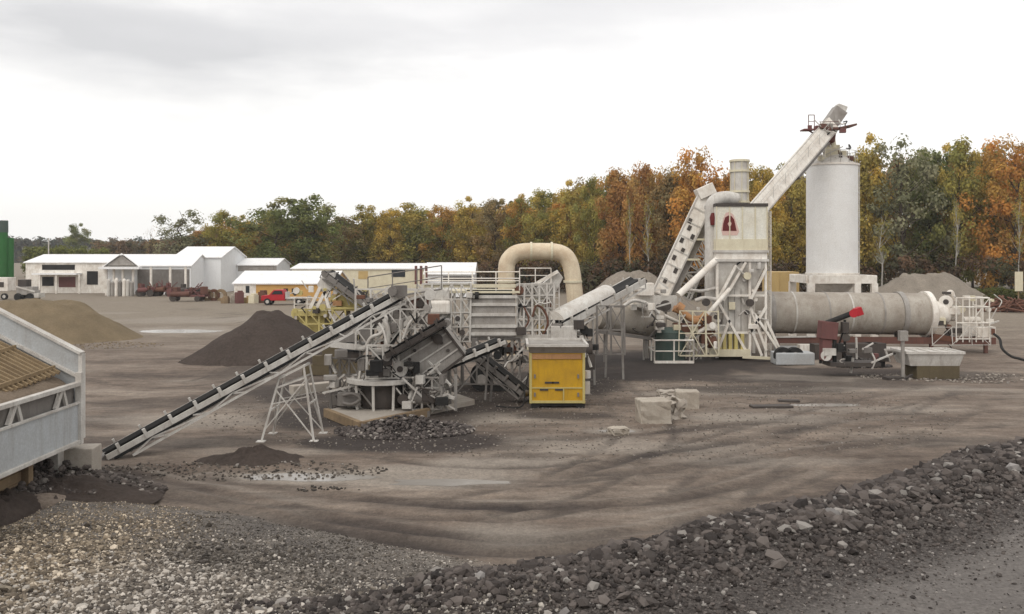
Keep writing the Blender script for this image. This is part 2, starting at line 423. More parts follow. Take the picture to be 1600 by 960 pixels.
c = mix(nt, mr.outputs[0], c, mix(nt, ramp(nt, nB, [(0.3,0.0),(0.7,1.0)]), (0.17,0.138,0.105), (0.27,0.232,0.185)))
ml = N(nt, 'ShaderNodeMath', operation='MULTIPLY'); nt.links.new(at.outputs['Alpha'], ml.inputs[0]); ml.inputs[1].default_value = 0.65
c = mix(nt, ml.outputs[0], c, (0.30,0.265,0.225))
c = mix(nt, sep.outputs[2], c, mix(nt, nB, (0.026,0.021,0.0195), (0.072,0.059,0.052)))
grav = ramp(nt, nC, [(0.32,(0.075,0.066,0.06)),(0.5,(0.165,0.145,0.125)),(0.68,(0.30,0.27,0.235))])
nE = noise(nt, 0.33, 5, 0.6)
grav = mix(nt, ramp(nt, nE, [(0.42,0.0),(0.58,0.75)]), grav, mix(nt, nC, (0.05,0.044,0.042), (0.13,0.115,0.105)))
c = mix(nt, sep.outputs[0], c, grav)
rock = ramp(nt, nC, [(0.34,(0.04,0.034,0.031)),(0.55,(0.085,0.074,0.068)),(0.72,(0.19,0.17,0.155))])
c = mix(nt, sep.outputs[1], c, rock); roadc = mix(nt, nC, (0.11,0.098,0.09), (0.20,0.182,0.168)); rd = N(nt, 'ShaderNodeAttribute', attribute_name='road'); c = mix(nt, rd.outputs['Fac'], c, roadc)
c = mix(nt, 0.85, c, ramp(nt, nC, [(0.3,0.66),(0.7,1.32)]), 'MULTIPLY'); c = mix(nt, 0.6, c, ramp(nt, noise(nt, 4.5, 6, 0.75), [(0.32,0.7),(0.68,1.25)]), 'MULTIPLY')
nt.links.new(c, b.inputs['Base Color']); b.inputs['Roughness'].default_value = 0.93; b.inputs['Specular IOR Level'].default_value = 0.2
bump(nt, b, mix(nt, 0.5, nC, nB), 0.8, 0.09)
ME.materials.append(gm)
og = bpy.data.objects.new('ground', ME); COL.objects.link(og); structure(og)

# damp puddles: thin irregular water sheets lying in the yard
wm, nt, b = new_mat('muddy_water')
nw = noise(nt, 3, 4, 0.6, (0.4,1,1))
nt.links.new(mix(nt, nw, (0.24,0.22,0.195), (0.34,0.315,0.285)), b.inputs['Base Color'])
b.inputs['Roughness'].default_value = 0.14; b.inputs['Specular IOR Level'].default_value = 0.5
bump(nt, b, noise(nt, 9, 3, 0.5), 0.06, 0.02)
def puddle(px, py, rx, ry, seed):
    c = G(px, py); n = 56; mb = MB(); zc = -0.031
    for k in range(n):
        t = 2*math.pi*k/n; r = 1+0.42*float(fbm(np.array([math.cos(t)*1.6+seed*7]), np.array([math.sin(t)*1.6]), seed, 4)[0])
        mb.v.append(Vector((c.x+math.cos(t)*rx*r, c.y+math.sin(t)*ry*r, zc)))
    mb.face(range(n))
    structure(mb.build('puddle', wm))
for k, q in enumerate(PUDS): puddle(*q, k+1)

# ------------------------------------------------------------------ stones
ICO_V = []; t_ = (1+5**.5)/2
for a, b_ in ((-1,t_),(1,t_),(-1,-t_),(1,-t_)): ICO_V.append((a,b_,0))
for a, b_ in ((-1,t_),(1,t_),(-1,-t_),(1,-t_)): ICO_V.append((0,a,b_))
for a, b_ in ((-1,t_),(1,t_),(-1,-t_),(1,-t_)): ICO_V.append((b_,0,a))
ICO_V = np.array(ICO_V)/np.linalg.norm(ICO_V[0])
ICO_F = np.array([(0,11,5),(0,5,1),(0,1,7),(0,7,10),(0,10,11),(1,5,9),(5,11,4),(11,10,2),(10,7,6),(7,1,8),
                  (3,9,4),(3,4,2),(3,2,6),(3,6,8),(3,8,9),(4,9,5),(2,4,11),(6,2,10),(8,6,7),(9,8,1)])
def rand_rot(n, rng):
    q = rng.normal(size=(n,4)); q /= np.linalg.norm(q, axis=1)[:,None]
    w,x,y,z = q.T
    return np.stack([1-2*(y*y+z*z),2*(x*y-z*w),2*(x*z+y*w),2*(x*y+z*w),1-2*(x*x+z*z),2*(y*z-x*w),
                     2*(x*z-y*w),2*(y*z+x*w),1-2*(x*x+y*y)],-1).reshape(n,3,3)
def stones(name, x, y, z, size, cols, seed=1):
    rng = np.random.default_rng(seed); n = len(x)
    v = ICO_V[None]*(1+rng.uniform(-.28,.28,(n,12,1)))
    v = v*rng.uniform(0.5,1.1,(n,1,3))
    v = np.einsum('nij,nkj->nki', rand_rot(n, rng), v)*size[:,None,None]*0.5
    v[:,:,2] *= 0.8
    v += np.stack([x,y,z],-1)[:,None,:]
    f = (ICO_F[None]+(np.arange(n)*12)[:,None,None]).ravel()
    c = np.repeat(cols, 12, axis=0)
    return raw_mesh(name, v.reshape(-1,3), f, 3, M['stone'], False, c)
def stone_colors(n, rng, lo, hi, light, plight):
    k = rng.random((n,1)); c = np.array(lo)*(1-k)+np.array(hi)*k
    m = rng.random(n) < plight; c[m] = np.array(light)*(0.7+0.5*rng.random((m.sum(),1)))
    return c
# loose gravel over the lower-left apron
rng = np.random.default_rng(3)
n = 140000; x = rng.uniform(-13.5, 1.0, n); y = rng.uniform(9.0, 23.0, n)
s = interp_x(FOOT, x)-y
keep = (s > -0.2+0.5*rng.random(n)) & (x+0.35*(y-17) < 0.4*rng.normal(size=n)-0.4) & (np.abs(x)/y < 0.64)
dens = np.clip(0.25+0.16*s+0.35*fbm(x*.5,y*.5,91,3), 0.1, 1); keep &= rng.random(n) < dens
x, y = x[keep], y[keep]; n = len(x)
sz = np.clip(rng.lognormal(-3.3, 0.5, n)*(0.6+0.085*np.clip(interp_x(FOOT, x)-y,0,9)), 0.018, 0.16)
darkp = fbm(x*.33, y*.33, 92, 3)+0.5*np.exp(-((x+3.6)/2.0)**2)*sstep(14.5,17.5,y)+0.15*rng.normal(size=n) > 0.15
cols = stone_colors(n, rng, (0.06,0.052,0.046), (0.23,0.20,0.168), (0.44,0.40,0.355), 0.2)
cols[darkp] *= 0.5
lf = sstep(-5.5, -8.5, x)[:,None]; cols = cols*(1-lf)+cols*np.array([1.25,1.16,1.0])*lf
pale = (rng.random(n) < 0.2*sstep(17.5, 14.0, y)) & ~darkp; cols[pale] = np.array((0.46,0.42,0.37))*(0.7+0.5*rng.random((pale.sum(),1)))
ob = bpy.data.objects.new('loose_gravel', stones('loose_gravel', x, y, ground(x,y)+sz*0.12, sz, cols, 4)); COL.objects.link(ob)
tag(ob, 'pale loose gravel spread over the apron in the lower left foreground', 'gravel', kind='stuff')
# dark crushed rock of the windrow
n = 36000; x = rng.uniform(-4.5, 22, n); tt = np.clip(rng.exponential(1.2, n)-0.9, -2.4, 6); y = interp_x(CREST, x)-tt
keep = (np.abs(x)/y < 0.66) & (y > 9.5) & (x > -3.2+0.6*rng.normal(size=n)); x, y, tt = x[keep], y[keep], tt[keep]; n = len(x)
sz = np.clip(rng.lognormal(-2.06, 0.45, n), 0.05, 0.42)*np.clip(1.05-0.16*np.clip(tt,0,9)*1.15, 0.32, 1.1)*np.clip(0.62+0.035*(x+3), 0.55, 1.15)
cols = stone_colors(n, rng, (0.028,0.024,0.0225), (0.125,0.106,0.096), (0.26,0.24,0.22), 0.07)
ob = bpy.data.objects.new('crushed_rock', stones('crushed_rock', x, y, ground(x,y)+sz*0.18, sz, cols, 5)); COL.objects.link(ob)
tag(ob, 'dark crushed rock heaped along the windrow in the lower right foreground', 'crushed rock', kind='stuff')
n = 60000; x = rng.uniform(0, 16, n); tt = rng.uniform(1.5, 10, n); y = interp_x(CREST, x)-tt
keep = (rng.random(n) < np.clip(1.2-0.24*tt, 0.07, 1)) & (np.abs(x)/y < 0.64) & (y > 9.5); x, y = x[keep], y[keep]; n = len(x)
sz = np.clip(rng.lognormal(-3.5, 0.5, n), 0.015, 0.11); cols = stone_colors(n, rng, (0.05,0.043,0.04), (0.17,0.15,0.137), (0.30,0.275,0.255), 0.08)
ob = bpy.data.objects.new('grit', stones('grit', x, y, ground(x,y)+sz*0.15, sz, cols, 6)); COL.objects.link(ob)
tag(ob, 'fine dark grit on the track at the bottom right corner', 'grit', kind='stuff')
# larger boulders of the windrow, each a thing
for k in range(110):
    bx = rng.uniform(-1.5, 15); bt = rng.uniform(-0.5, 2.4); by = float(interp_x(CREST, np.array([bx]))[0])-bt
    s_ = np.array([rng.uniform(0.22, 0.40)*(0.7+0.03*(bx+2))]); cc = stone_colors(1, rng, (0.05,0.043,0.040), (0.145,0.125,0.113), (0.23,0.215,0.205), 0.10)
    me = stones('rock', np.zeros(1), np.zeros(1), np.zeros(1), s_, cc, 100+k)
    ob = bpy.data.objects.new('rock', me); COL.objects.link(ob); ob.location = (bx, by, gz(bx, by)+s_[0]*0.18)
    tag(ob, 'large angular rock on the dark crushed rock windrow at lower right', 'rock', 'large rocks on the windrow')
# rubble in front of the crusher slab and beside the feed bin
def rubble(name, label, px, py, rx, ry, cnt, smin, smax, seed, lo=(0.07,0.06,0.056), hi=(0.19,0.165,0.15), h=0.35):
    r = np.random.default_rng(seed); c = G(px, py); a = r.uniform(0, 6.283, cnt); q = np.sqrt(r.random(cnt))
    x = c.x+np.cos(a)*q*rx; y = c.y+np.sin(a)*q*ry; z = ground(x,y)+h*np.clip(1-q,0,1)*r.random(cnt)
    sz = r.uniform(smin, smax, cnt)
    ob = bpy.data.objects.new(name, stones(name, x, y, z+sz*.15, sz, stone_colors(cnt, r, lo, hi, (0.26,0.235,0.21), .08), seed)); COL.objects.link(ob)
    tag(ob, label, 'rubble', kind='stuff')
rubble('rubble', 'dark broken stone spilled in front of the crusher slab', 632, 674, 2.5, 1.5, 3000, .04, .22, 21, (0.04,0.034,0.032), (0.14,0.12,0.11), .6)
rubble('rubble', 'broken stone lying under the front edge of the grey feed bin', 85, 768, 2.4, 1.5, 3800, .05, .26, 22, (0.04,0.034,0.03), (0.13,0.11,0.1), .85)
rubble('rubble', 'small dark clods on the pale puddle edge', 510, 765, 0.9, 0.2, 45, .04, .13, 23, (0.03,0.027,0.025), (0.08,0.07,0.06), 0)
rubble('rubble', 'scattered stones strewn over the open yard', 900, 640, 15, 9, 5000, .02, .10, 24, (0.10,0.085,0.07), (0.26,0.23,0.2), 0)
rubble('rubble', 'pale stones at the foot of the dryer burner', 1490, 590, 5, 2.0, 350, .06, .2, 25, (0.16,0.14,0.12), (0.34,0.3,0.26), .05)
rubble('rubble', 'small stones thrown along the track foot', 370, 735, 4.5, 1.1, 700, .03, .13, 26, (0.04,0.034,0.03), (0.15,0.13,0.11), 0)

# ------------------------------------------------------------------ stockpiles
def heap(name, label, cx, cy, rx, ry, h, mat, flat=0.12, seed=0, cat='stockpile', rough=0.1, skew=(0,0)):
    n = 72; m = 26; V = []; 
    for j in range(m+1):
        r = 1.08*j/m
        for k in range(n):
            a = 2*math.pi*k/n; V.append((r*math.cos(a), r*math.sin(a)))
    V = np.array(V); rr = np.hypot(V[:,0], V[:,1])
    ed = 1+0.16*fbm(V[:,0]*1.3+seed, V[:,1]*1.3, seed, 3)
    q = np.clip((1-rr/ed)/(1-flat), -0.15, 1); z = h*np.where(q > 0, 1-np.sqrt(np.clip((1-q)**2+0.006,0,9)), q)
    X = cx+V[:,0]*rx+skew[0]*z; Y = cy+V[:,1]*ry+skew[1]*z
    z = z + rough*h*(fbm(X*0.9, Y*0.9, seed+3, 4) + (0.8*fbm(X*3.1, Y*3.1, seed+5, 4) if h < 1.2 else 0))*np.clip(q,0,1) - 0.05
    base = gz(cx, cy)
    idx = []
    for j in range(m):
        for k in range(n):
            k2 = (k+1) % n; idx += [j*n+k, (j+1)*n+k, (j+1)*n+k2, j*n+k2]
    me = raw_mesh(name, np.stack([X-cx, Y-cy, z], -1), idx, 4, mat, True)
    ob = bpy.data.objects.new(name, me); COL.objects.link(ob); ob.location = (cx, cy, base)
    return tag(ob, label, cat)
def heap_px(name, label, x0, x1, ytop, Y, mat, ry, **k):
    a, b_ = W(x0, 500, Y), W(x1, 500, Y); t = W((x0+x1)/2, ytop, Y)
    return heap(name, label, (a.x+b_.x)/2, Y, (b_.x-a.x)/2, ry, t.z, mat, **k)
heap_px('sand_pile', 'wide low tan sand stockpile behind the grey feed bin', -120, 232, 466, 66, M['sand'], 6.0, flat=0.30, seed=1, rough=.12)
heap_px('stockpile', 'dark brown conical stockpile left of the long belt conveyor', 292, 548, 485, 54, M['darkheap'], 4.6, flat=0.1, seed=2, rough=.13)
heap_px('stockpile', 'grey brown stockpile behind the steel duct arch', 862, 1120, 420, 82, M['gravelheap'], 6, flat=0.15, seed=3)
heap_px('stockpile', 'pale grey gravel stockpile right of the silo', 1330, 1560, 424, 104, M['gravelheap'], 5.5, flat=0.28, seed=4, rough=.16)
heap_px('dirt_mound', 'small dark dirt mound at the foot of the conveyor trestle', 300, 490, 698, 27.4, M['darkheap'], 1.1, flat=0.1, seed=5, cat='dirt mound', rough=.7)
heap('dirt_mound', 'dark dirt bank under the corner of the grey feed bin', -11.5, 22.7, 2.3, 1.5, 0.42, M['darkheap'], seed=6, cat='dirt mound', rough=.6)
heap('dirt_mound', 'dark rubbly bank under the timber support of the feed bin', -12.4, 20.9, 1.3, 1.9, 0.85, M['darkheap'], seed=16, cat='dirt mound', rough=.6)
rubble('rubble', 'dark broken stone heaped against the timber under the feed bin', 30, 775, 1.7, 2.0, 3200, .05, .24, 28, (0.04,0.034,0.03), (0.13,0.11,0.1), 1.0)
rubble('rubble', 'dark clods on the bank before the corner of the feed bin', 120, 772, 2.3, 1.2, 2600, .04, .2, 27, (0.05,0.042,0.038), (0.12,0.1,0.09), .5)
rubble('rubble', 'dark lumps rolled to the foot of the dark conical stockpile', 400, 566, 4.6, 1.6, 900, .04, .16, 41, (0.04,0.033,0.03), (0.1,0.085,0.075), 0)
rubble('rubble', 'tan lumps rolled to the foot of the low sand stockpile', 130, 540, 5.5, 2.4, 500, .04, .16, 42, (0.15,0.115,0.075), (0.27,0.215,0.15), 0)
# ================================================================== TREES
PAL = dict(
 green=[(0.172,0.197,0.069),(0.207,0.224,0.081),(0.228,0.211,0.069)],
 olive=[(.33,.29,.08),(.40,.31,.085),(.25,.245,.08)],
 orange=[(0.552,0.279,0.075),(0.469,0.224,0.062),(0.524,0.320,0.088),(0.386,0.231,0.075)],
 gold=[(.56,.39,.09),(.47,.345,.09),(.37,.30,.085)],
 rust=[(.46,.25,.085),(.38,.20,.075),(.44,.28,.10)],
 brown=[(.33,.24,.11),(.38,.25,.11),(.27,.22,.11)],
 grey=[(0.235,0.231,0.131),(0.304,0.292,0.181),(0.193,0.197,0.112)],
 mixed=[(0.497,0.286,0.075),(0.248,0.238,0.075),(0.442,0.313,0.081)])
def leaf_cloud(centers, radii, per, size, pal, rng, spread=None, flat=0.8):
    n = len(centers)*per
    ci = np.repeat(np.arange(len(centers)), per)
    d = rng.normal(size=(n,3)); d /= np.linalg.norm(d, axis=1)[:,None]
    rad = radii[ci]*rng.random(n)**0.45
    p = centers[ci] + d*rad[:,None]*np.array([1,1,flat])
    nrm = d*0.9 + rng.normal(size=(n,3))*0.42 + np.array([0,-0.0,0.5]); nrm /= np.linalg.norm(nrm, axis=1)[:,None]
    t = np.cross(nrm, rng.normal(size=(n,3))); t /= np.linalg.norm(t, axis=1)[:,None]+1e-9
    u = np.cross(nrm, t); s = size*rng.uniform(0.6,1.35,n)
    v = np.stack([p-t*s[:,None]*.62, p+u*s[:,None]*.42, p+t*s[:,None]*.62, p-u*s[:,None]*.42], 1)
    pal = np.array(pal); cc = pal[rng.integers(0, len(pal), len(centers))]*(0.75+0.5*rng.random((len(centers),1)))
    c = cc[ci]*(0.84+0.32*rng.random((n,1)))
    other = rng.random(n) < 0.05; c[other] = pal[rng.integers(0, len(pal), other.sum())]
    return v.reshape(-1,3), np.arange(n*4), np.repeat(c, 4, axis=0)
def make_tree(kind, h, w, nclump, per, size, seed, base=0.22, bark='bark', shape='oak'):
    rng = np.random.default_rng(seed)
    tt = np.sort(rng.random(nclump))*(1-base)+base
    k = (tt-base)/(1-base)
    prof = np.sqrt(np.clip(1-((k-0.42)/0.64)**2, 0.02, 1)) if shape == 'oak' else (np.clip(1.12-k,0.1,1))**0.8
    ang = rng.random(nclump)*6.283; r = w*0.5*prof*np.sqrt(rng.random(nclump))*rng.uniform(0.7,1.05,nclump)
    lob = 1+0.22*np.sin(ang*2+seed)+0.15*np.sin(ang*3+tt*5)
    drop = rng.random(nclump) > 0.12; cen = np.stack([np.cos(ang)*r*lob, np.sin(ang)*r*lob, tt*h*(0.86+0.1*rng.random(nclump))+rng.normal(size=nclump)*0.25], -1)
    rad = rng.uniform(0.055,0.105,nclump)*h*(0.62+0.4*prof)
    v, f, c = leaf_cloud(cen[drop], (rad*rng.uniform(.7,1.35,nclump))[drop], per, size, PAL[kind], rng)
    crown = raw_mesh('crown', v, f, 4, M['leaf'], False, c)
    mb = MB(); pts = [Vector((0,0,-0.3))]; 
    for i in range(1,9):
        q = i/8; pts.append(Vector((rng.normal()*0.12*i*.6, rng.normal()*0.12*i*.6, h*0.93*q)))
    r0 = 0.017*h
    mb.path(pts, [r0*(1.25 if i == 0 else 1)*(1-0.9*i/8) for i in range(9)], 7)
    for i in range(0, nclump, max(1, nclump//26)):
        z0 = max(base*h*0.8, cen[i,2]-h*0.14); q = min(z0/(h*0.93), .95); j = int(q*8); a = pts[j].lerp(pts[min(j+1,8)], q*8-j)
        e = Vector(cen[i]); m_ = a.lerp(e, 0.5)+Vector((0,0,-0.25)); rr = r0*0.42*(1-q*0.7)
        mb.path([a, m_, e], [rr, rr*.6, rr*.2], 5)
    root = thing('tree', 't', 'tree', (0,0,0))
    mb.build('trunk', M[bark], root)
    ob = bpy.data.objects.new('crown', crown); COL.objects.link(ob); ob.parent = root
    return root
PROTO = {}
def proto(kind, var):
    if (kind, var) in PROTO: return PROTO[(kind, var)]
    if True:
        s = var+1; sd = sum(map(ord, kind))*7+s
        if kind == 'sparse': t = make_tree('grey', 20, 11, 46, 75, 0.42, sd, 0.2)
        elif kind == 'bare': t = make_tree('brown', 20, 9, 40, 16, 0.34, sd, 0.3)
        elif kind == 'birch': t = make_tree('olive', 20, 6, 30, 22, 0.34, sd, 0.5, 'birch')
        else: t = make_tree(kind, 20, 12.5 if s == 1 else 10.0, 82, 150, 0.36, sd, 0.13 if s == 1 else 0.24)
    PROTO[(kind, var)] = t; return t
used = set(); tcount = 0
def plant(px, ytop, Y, kind, label, group, wpx=None, var=None, name='tree'):
    global tcount
    tcount += 1; v = (tcount % 2) if var is None else var
    p = proto(kind, v); top = W(px, ytop, Y); sc = top.z/20.0*1.02
    key = (kind, v)
    r = p if key not in used else copy_tree(p)
    used.add(key)
    r.location = (top.x, Y, -0.1)
    ws = sc if wpx is None else (wpx*Y/F)/(10.5 if v == 0 else 8.5)
    ws *= 0.9+0.35*((tcount*0.618) % 1); r.scale = (ws, ws*1.1, sc); r.rotation_euler = (0, 0, (tcount*2.39996) % 6.283)
    r['label'] = label; r['category'] = 'tree'; r['group'] = group
    return r
FR = 'trees along the edge of the wood'
front = [
 (282,322,165,'sparse','thin see through grey tree standing before the left end of the wood',62),
 (236,352,170,'bare','small bare leafless tree leftmost on the brown ridge',26),
 (312,356,172,'rust','low rust coloured tree beside the tall white shed',40),
 (345,325,170,'olive','olive tree behind the tall white shed gable',64),
 (384,338,172,'gold','dull gold tree just left of the big green tree pair',46),
 (432,303,168,'green','big round green tree, left one of a pair behind the pale block shed',86),
 (484,303,168,'green','big round green tree, right one of a pair behind the yellow walled shed',74),
 (532,333,176,'brown','brown tree just right of the big green tree pair',50),
 (572,322,178,'olive','olive yellow tree behind the inclined screen conveyor',56),
 (610,318,176,'gold','dull gold tree behind the middle of the long white roof',54),
 (648,318,176,'olive','olive brown tree behind the long white roof, left of an orange one',52),
 (692,312,174,'mixed','mixed orange and green tree behind the right part of the long roof',56),
 (735,309,170,'gold','gold tree behind the hipped end of the long roof',58),
 (775,304,164,'brown','brown tree rising just left of the steel duct arch',52),
 (812,303,160,'mixed','mixed orange green tree above the left shoulder of the duct arch',46),
 (848,291,154,'olive','olive tree directly above the steel duct arch',56),
 (888,283,148,'gold','gold brown tree above the right shoulder of the duct arch',54),
 (928,270,142,'olive','dark olive tree left of the rust coloured trees',56),
 (966,256,136,'rust','rust brown tree above the grey brown stockpile',54),
 (1006,248,131,'rust','tall rust coloured tree left of the inclined slat conveyor',62),
 (1048,262,128,'brown','brown tree behind the foot of the inclined slat conveyor',48),
 (1092,232,124,'orange','bright orange tree behind the top of the inclined slat conveyor',84),
 (1140,258,124,'orange','orange tree directly behind the exhaust stack',54),
 (1192,246,126,'gold','golden tree between the exhaust stack and the silo elevator',54),
 (1236,270,128,'gold','gold green tree under the silo elevator',52),
 (1282,262,130,'olive','olive tree hidden mostly behind the white silo',56),
 (1352,213,130,'gold','tall gold tree just right of the white silo',60),
 (1408,205,126,'sparse','tall grey green see through tree behind the pale gravel stockpile',96),
 (1452,228,130,'green','dark green tree right of the grey see through tree',62),
 (1498,209,126,'olive','tall olive tree behind the dryer burner',78),
 (1545,226,130,'mixed','mixed orange green tree left of the bright orange right edge tree',56),
 (1588,212,122,'orange','bright orange tree at the right edge of the photo',82),
 (1650,205,122,'orange','orange tree cut off by the right edge of the photo',84),
]
for px, yt, Y, kind, label, wpx in front: plant(px, yt, Y, kind, label, FR, wpx)
for px, yt, Y, lab in ((984,300,128,'slim white stemmed birch left of the slat conveyor foot'),(1012,305,126,'slim white stemmed birch nearest the slat conveyor foot'),
                       (1494,300,118,'slim white stemmed birch behind the burner'),(1378,330,120,'slim white stemmed birch behind the pale gravel stockpile'),(1592,300,112,'slim white stemmed birch at the right edge')):
    plant(px, yt, Y, 'birch', lab, 'white stemmed birches', 34, name='birch')
ks = ['olive','brown','gold','rust','mixed','olive','green','gold','orange','brown']
rb = random.Random(5)
def topline(px): return float(np.interp(px, [180,300,420,540,700,850,960,1060,1200,1300,1420,1600,1700], [372,345,318,334,318,296,262,250,262,250,222,222,215]))
i = 0
for row, dy, dt in ((0, 9, 14), (1, 20, 6)):
    px = 318 + row*17
    while px < 1680:
        Yb = float(np.interp(px, [300,560,800,960,1100,1350,1650], [175,183,168,142,132,136,130])) + dy
        k = ks[(i*7+row*3) % len(ks)]
        if px > 950 and px < 1200 and rb.random() < .5: k = 'orange'
        if px > 1330 and rb.random() < .4: k = 'green'
        plant(px, topline(px)+dt+rb.uniform(-6,14), Yb+rb.uniform(-3,3), k, 'autumn tree inside the wood behind the edge trees', 'trees in the second rows of the wood', rb.uniform(44,66))
        px += rb.uniform(34,46); i += 1
# far wood mass closing the gaps
def brush(name, label, pts, n, hgt, rad, per, size, pal, seed, cat, zlo=0.0):
    rng = np.random.default_rng(seed); cen = []
    for i in range(n):
        u = rng.random()*(len(pts)-1); j = int(u); a, b_ = pts[j], pts[j+1]; q = u-j
        px = a[0]+(b_[0]-a[0])*q; Y = a[1]+(b_[1]-a[1])*q+rng.normal()*3; H = a[2]+(b_[2]-a[2])*q
        cen.append(((px-800)*Y/F, Y, zlo+H*rng.random()**0.8*hgt))
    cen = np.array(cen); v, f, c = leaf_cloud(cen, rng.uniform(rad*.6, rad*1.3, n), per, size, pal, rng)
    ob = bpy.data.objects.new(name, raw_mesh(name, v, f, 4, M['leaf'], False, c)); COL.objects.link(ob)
    tag(ob, label, cat, kind='stuff')
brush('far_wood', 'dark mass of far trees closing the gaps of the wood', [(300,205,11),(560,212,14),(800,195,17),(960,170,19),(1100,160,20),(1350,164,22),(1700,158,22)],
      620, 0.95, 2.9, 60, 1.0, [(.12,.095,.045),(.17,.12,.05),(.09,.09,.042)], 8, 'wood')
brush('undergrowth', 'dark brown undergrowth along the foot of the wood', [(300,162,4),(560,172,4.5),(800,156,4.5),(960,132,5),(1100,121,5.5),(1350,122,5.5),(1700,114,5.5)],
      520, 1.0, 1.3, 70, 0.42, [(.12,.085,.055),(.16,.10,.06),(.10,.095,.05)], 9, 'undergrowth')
brush('weeds', 'green grassy weeds right of the pale gravel stockpile', [(1500,110,1.6),(1560,109,1.8),(1700,106,1.8)], 240, 1.0, .6, 60, .26, [(.10,.11,.03),(.13,.11,.04),(.08,.09,.03)], 10, 'weeds')
brush('brown_thicket', 'low brown thicket on the ridge behind the white sheds', [(150,300,9),(240,270,9.5),(330,240,10.5)], 260, 1.0, 2.2, 60, .8, [(.16,.105,.06),(.2,.13,.07),(.13,.11,.055)], 12, 'thicket')
brush('green_thicket', 'yellow green bushes behind the leftmost white shed', [(40,230,7.2),(80,228,7.8),(120,225,7.0),(165,230,8.0)], 200, 1.0, 1.4, 60, .5, [(.17,.18,.045),(.13,.14,.04)], 13, 'bushes')
brush('distant_wood', 'dark wooded skyline on the far left horizon', [(-60,560,16),(60,560,15),(150,570,14),(260,560,15),(330,540,16)], 420, 1.0, 3.2, 40, 1.6, [(.06,.075,.05),(.085,.085,.05),(.11,.085,.05)], 14, 'distant wood')
plant(118,348,330,'green','lone round green tree on the far left skyline',  'lone skyline trees', 30)
# far ridge
hx = np.linspace(-1100, 500, 150); hy = np.linspace(820, 1500, 16)
HX, HY = np.meshgrid(hx, hy)
ridge = (np.exp(-((HY-1050)/160)**2))*(12+5*np.sin(HX*0.011+1)+10*fbm(HX*.02, HY*.02, 71, 4)+9*fbm(HX*.09, HY*.09, 73, 3))
ii = (np.arange(15)[:,None]*150+np.arange(149)[None,:]).ravel()
hm, nt, b = new_mat('wooded_hill')
nt.links.new(mix(nt, ramp(nt, noise(nt, 0.05, 6, .7), [(0.35,0.0),(0.65,1.0)]), (.045,.058,.04), (.10,.085,.045)), b.inputs['Base Color']); b.inputs['Roughness'].default_value = 1
hm_me = raw_mesh('hills', np.stack([HX, HY, ridge], -1).reshape(-1,3), np.stack([ii, ii+1, ii+151, ii+150], 1).ravel(), 4, hm, True)
structure(bpy.data.objects.new('hills', hm_me)); COL.objects.link(bpy.data.objects['hills'])

# ================================================================== WORLD, SUN, CAMERA
w = bpy.data.worlds.new('World'); SC.world = w; w.use_nodes = True
nt = w.node_tree; bg = nt.nodes['Background']
SUN_EL, SUN_AZ = math.radians(48), math.radians(205)      # azimuth clockwise from +Y (north): behind the camera, to the left
sky = N(nt, 'ShaderNodeTexSky', sky_type='NISHITA'); sky.sun_disc = False
sky.sun_elevation = SUN_EL; sky.sun_rotation = SUN_AZ; sky.dust_density = 3
tc = N(nt, 'ShaderNodeTexCoord'); mp = N(nt, 'ShaderNodeMapping'); mp.inputs['Scale'].default_value = (1.0,1.0,4.2); mp.inputs['Location'].default_value = (0.35,0.2,0.1)
nt.links.new(tc.outputs['Generated'], mp.inputs['Vector'])
nz = N(nt, 'ShaderNodeTexNoise'); nz.inputs['Scale'].default_value = 1.7; nz.inputs['Detail'].default_value = 5; nz.inputs['Roughness'].default_value = 0.5
nt.links.new(mp.outputs[0], nz.inputs['Vector'])
cl = ramp(nt, nz.outputs['Fac'], [(0.40,(9.6,9.45,9.2)),(0.52,(9.2,9.05,8.9)),(0.64,(7.2,7.1,7.1))])
def bank(cx, cy, cz, sx, sz, r0, r1):          # a darker cloud bank hanging in one quarter of the sky
    v = N(nt, 'ShaderNodeVectorMath', operation='SUBTRACT'); nt.links.new(tc.outputs['Generated'], v.inputs[0]); v.inputs[1].default_value = (cx, cy, cz)
    s = N(nt, 'ShaderNodeVectorMath', operation='MULTIPLY'); nt.links.new(v.outputs[0], s.inputs[0]); s.inputs[1].default_value = (sx, sx*.4, sz)
    l = N(nt, 'ShaderNodeVectorMath', operation='LENGTH'); nt.links.new(s.outputs[0], l.inputs[0])
    ad = N(nt, 'ShaderNodeMath', operation='MULTIPLY_ADD'); nt.links.new(nz2.outputs['Fac'], ad.inputs[0]); ad.inputs[1].default_value = 0.9; h2 = N(nt, 'ShaderNodeMath', operation='MULTIPLY'); h2.inputs[1].default_value = 0.5; nt.links.new(l.outputs['Value'], h2.inputs[0]); nt.links.new(h2.outputs[0], ad.inputs[2])
    return ramp(nt, ad.outputs[0], [(r0, 1.0), (r1, 0.0)])
nz2 = N(nt, 'ShaderNodeTexNoise'); nz2.inputs['Scale'].default_value = 3.2; nz2.inputs['Detail'].default_value = 6; nz2.inputs['Roughness'].default_value = 0.55
nt.links.new(mp.outputs[0], nz2.inputs['Vector'])
sepx = N(nt, 'ShaderNodeSeparateXYZ'); nt.links.new(tc.outputs['Generated'], sepx.inputs[0])
hor = ramp(nt, sepx.outputs['Z'], [(0.12,1.0),(0.24,0.0)])
cl = mix(nt, hor, cl, (9.6,9.45,9.15))
cl = mix(nt, bank(-.40, .87, .215, 2.6, 11.0, .52, .86), cl, (6.0,5.95,5.98))
cl = mix(nt, bank(.05, .93, .30, 1.6, 12.0, .5, .98), cl, (7.2,7.1,7.1))
nt.links.new(mix(nt, 0.93, sky.outputs[0], cl), bg.inputs['Color'])
bg.inputs['Strength'].default_value = 0.1
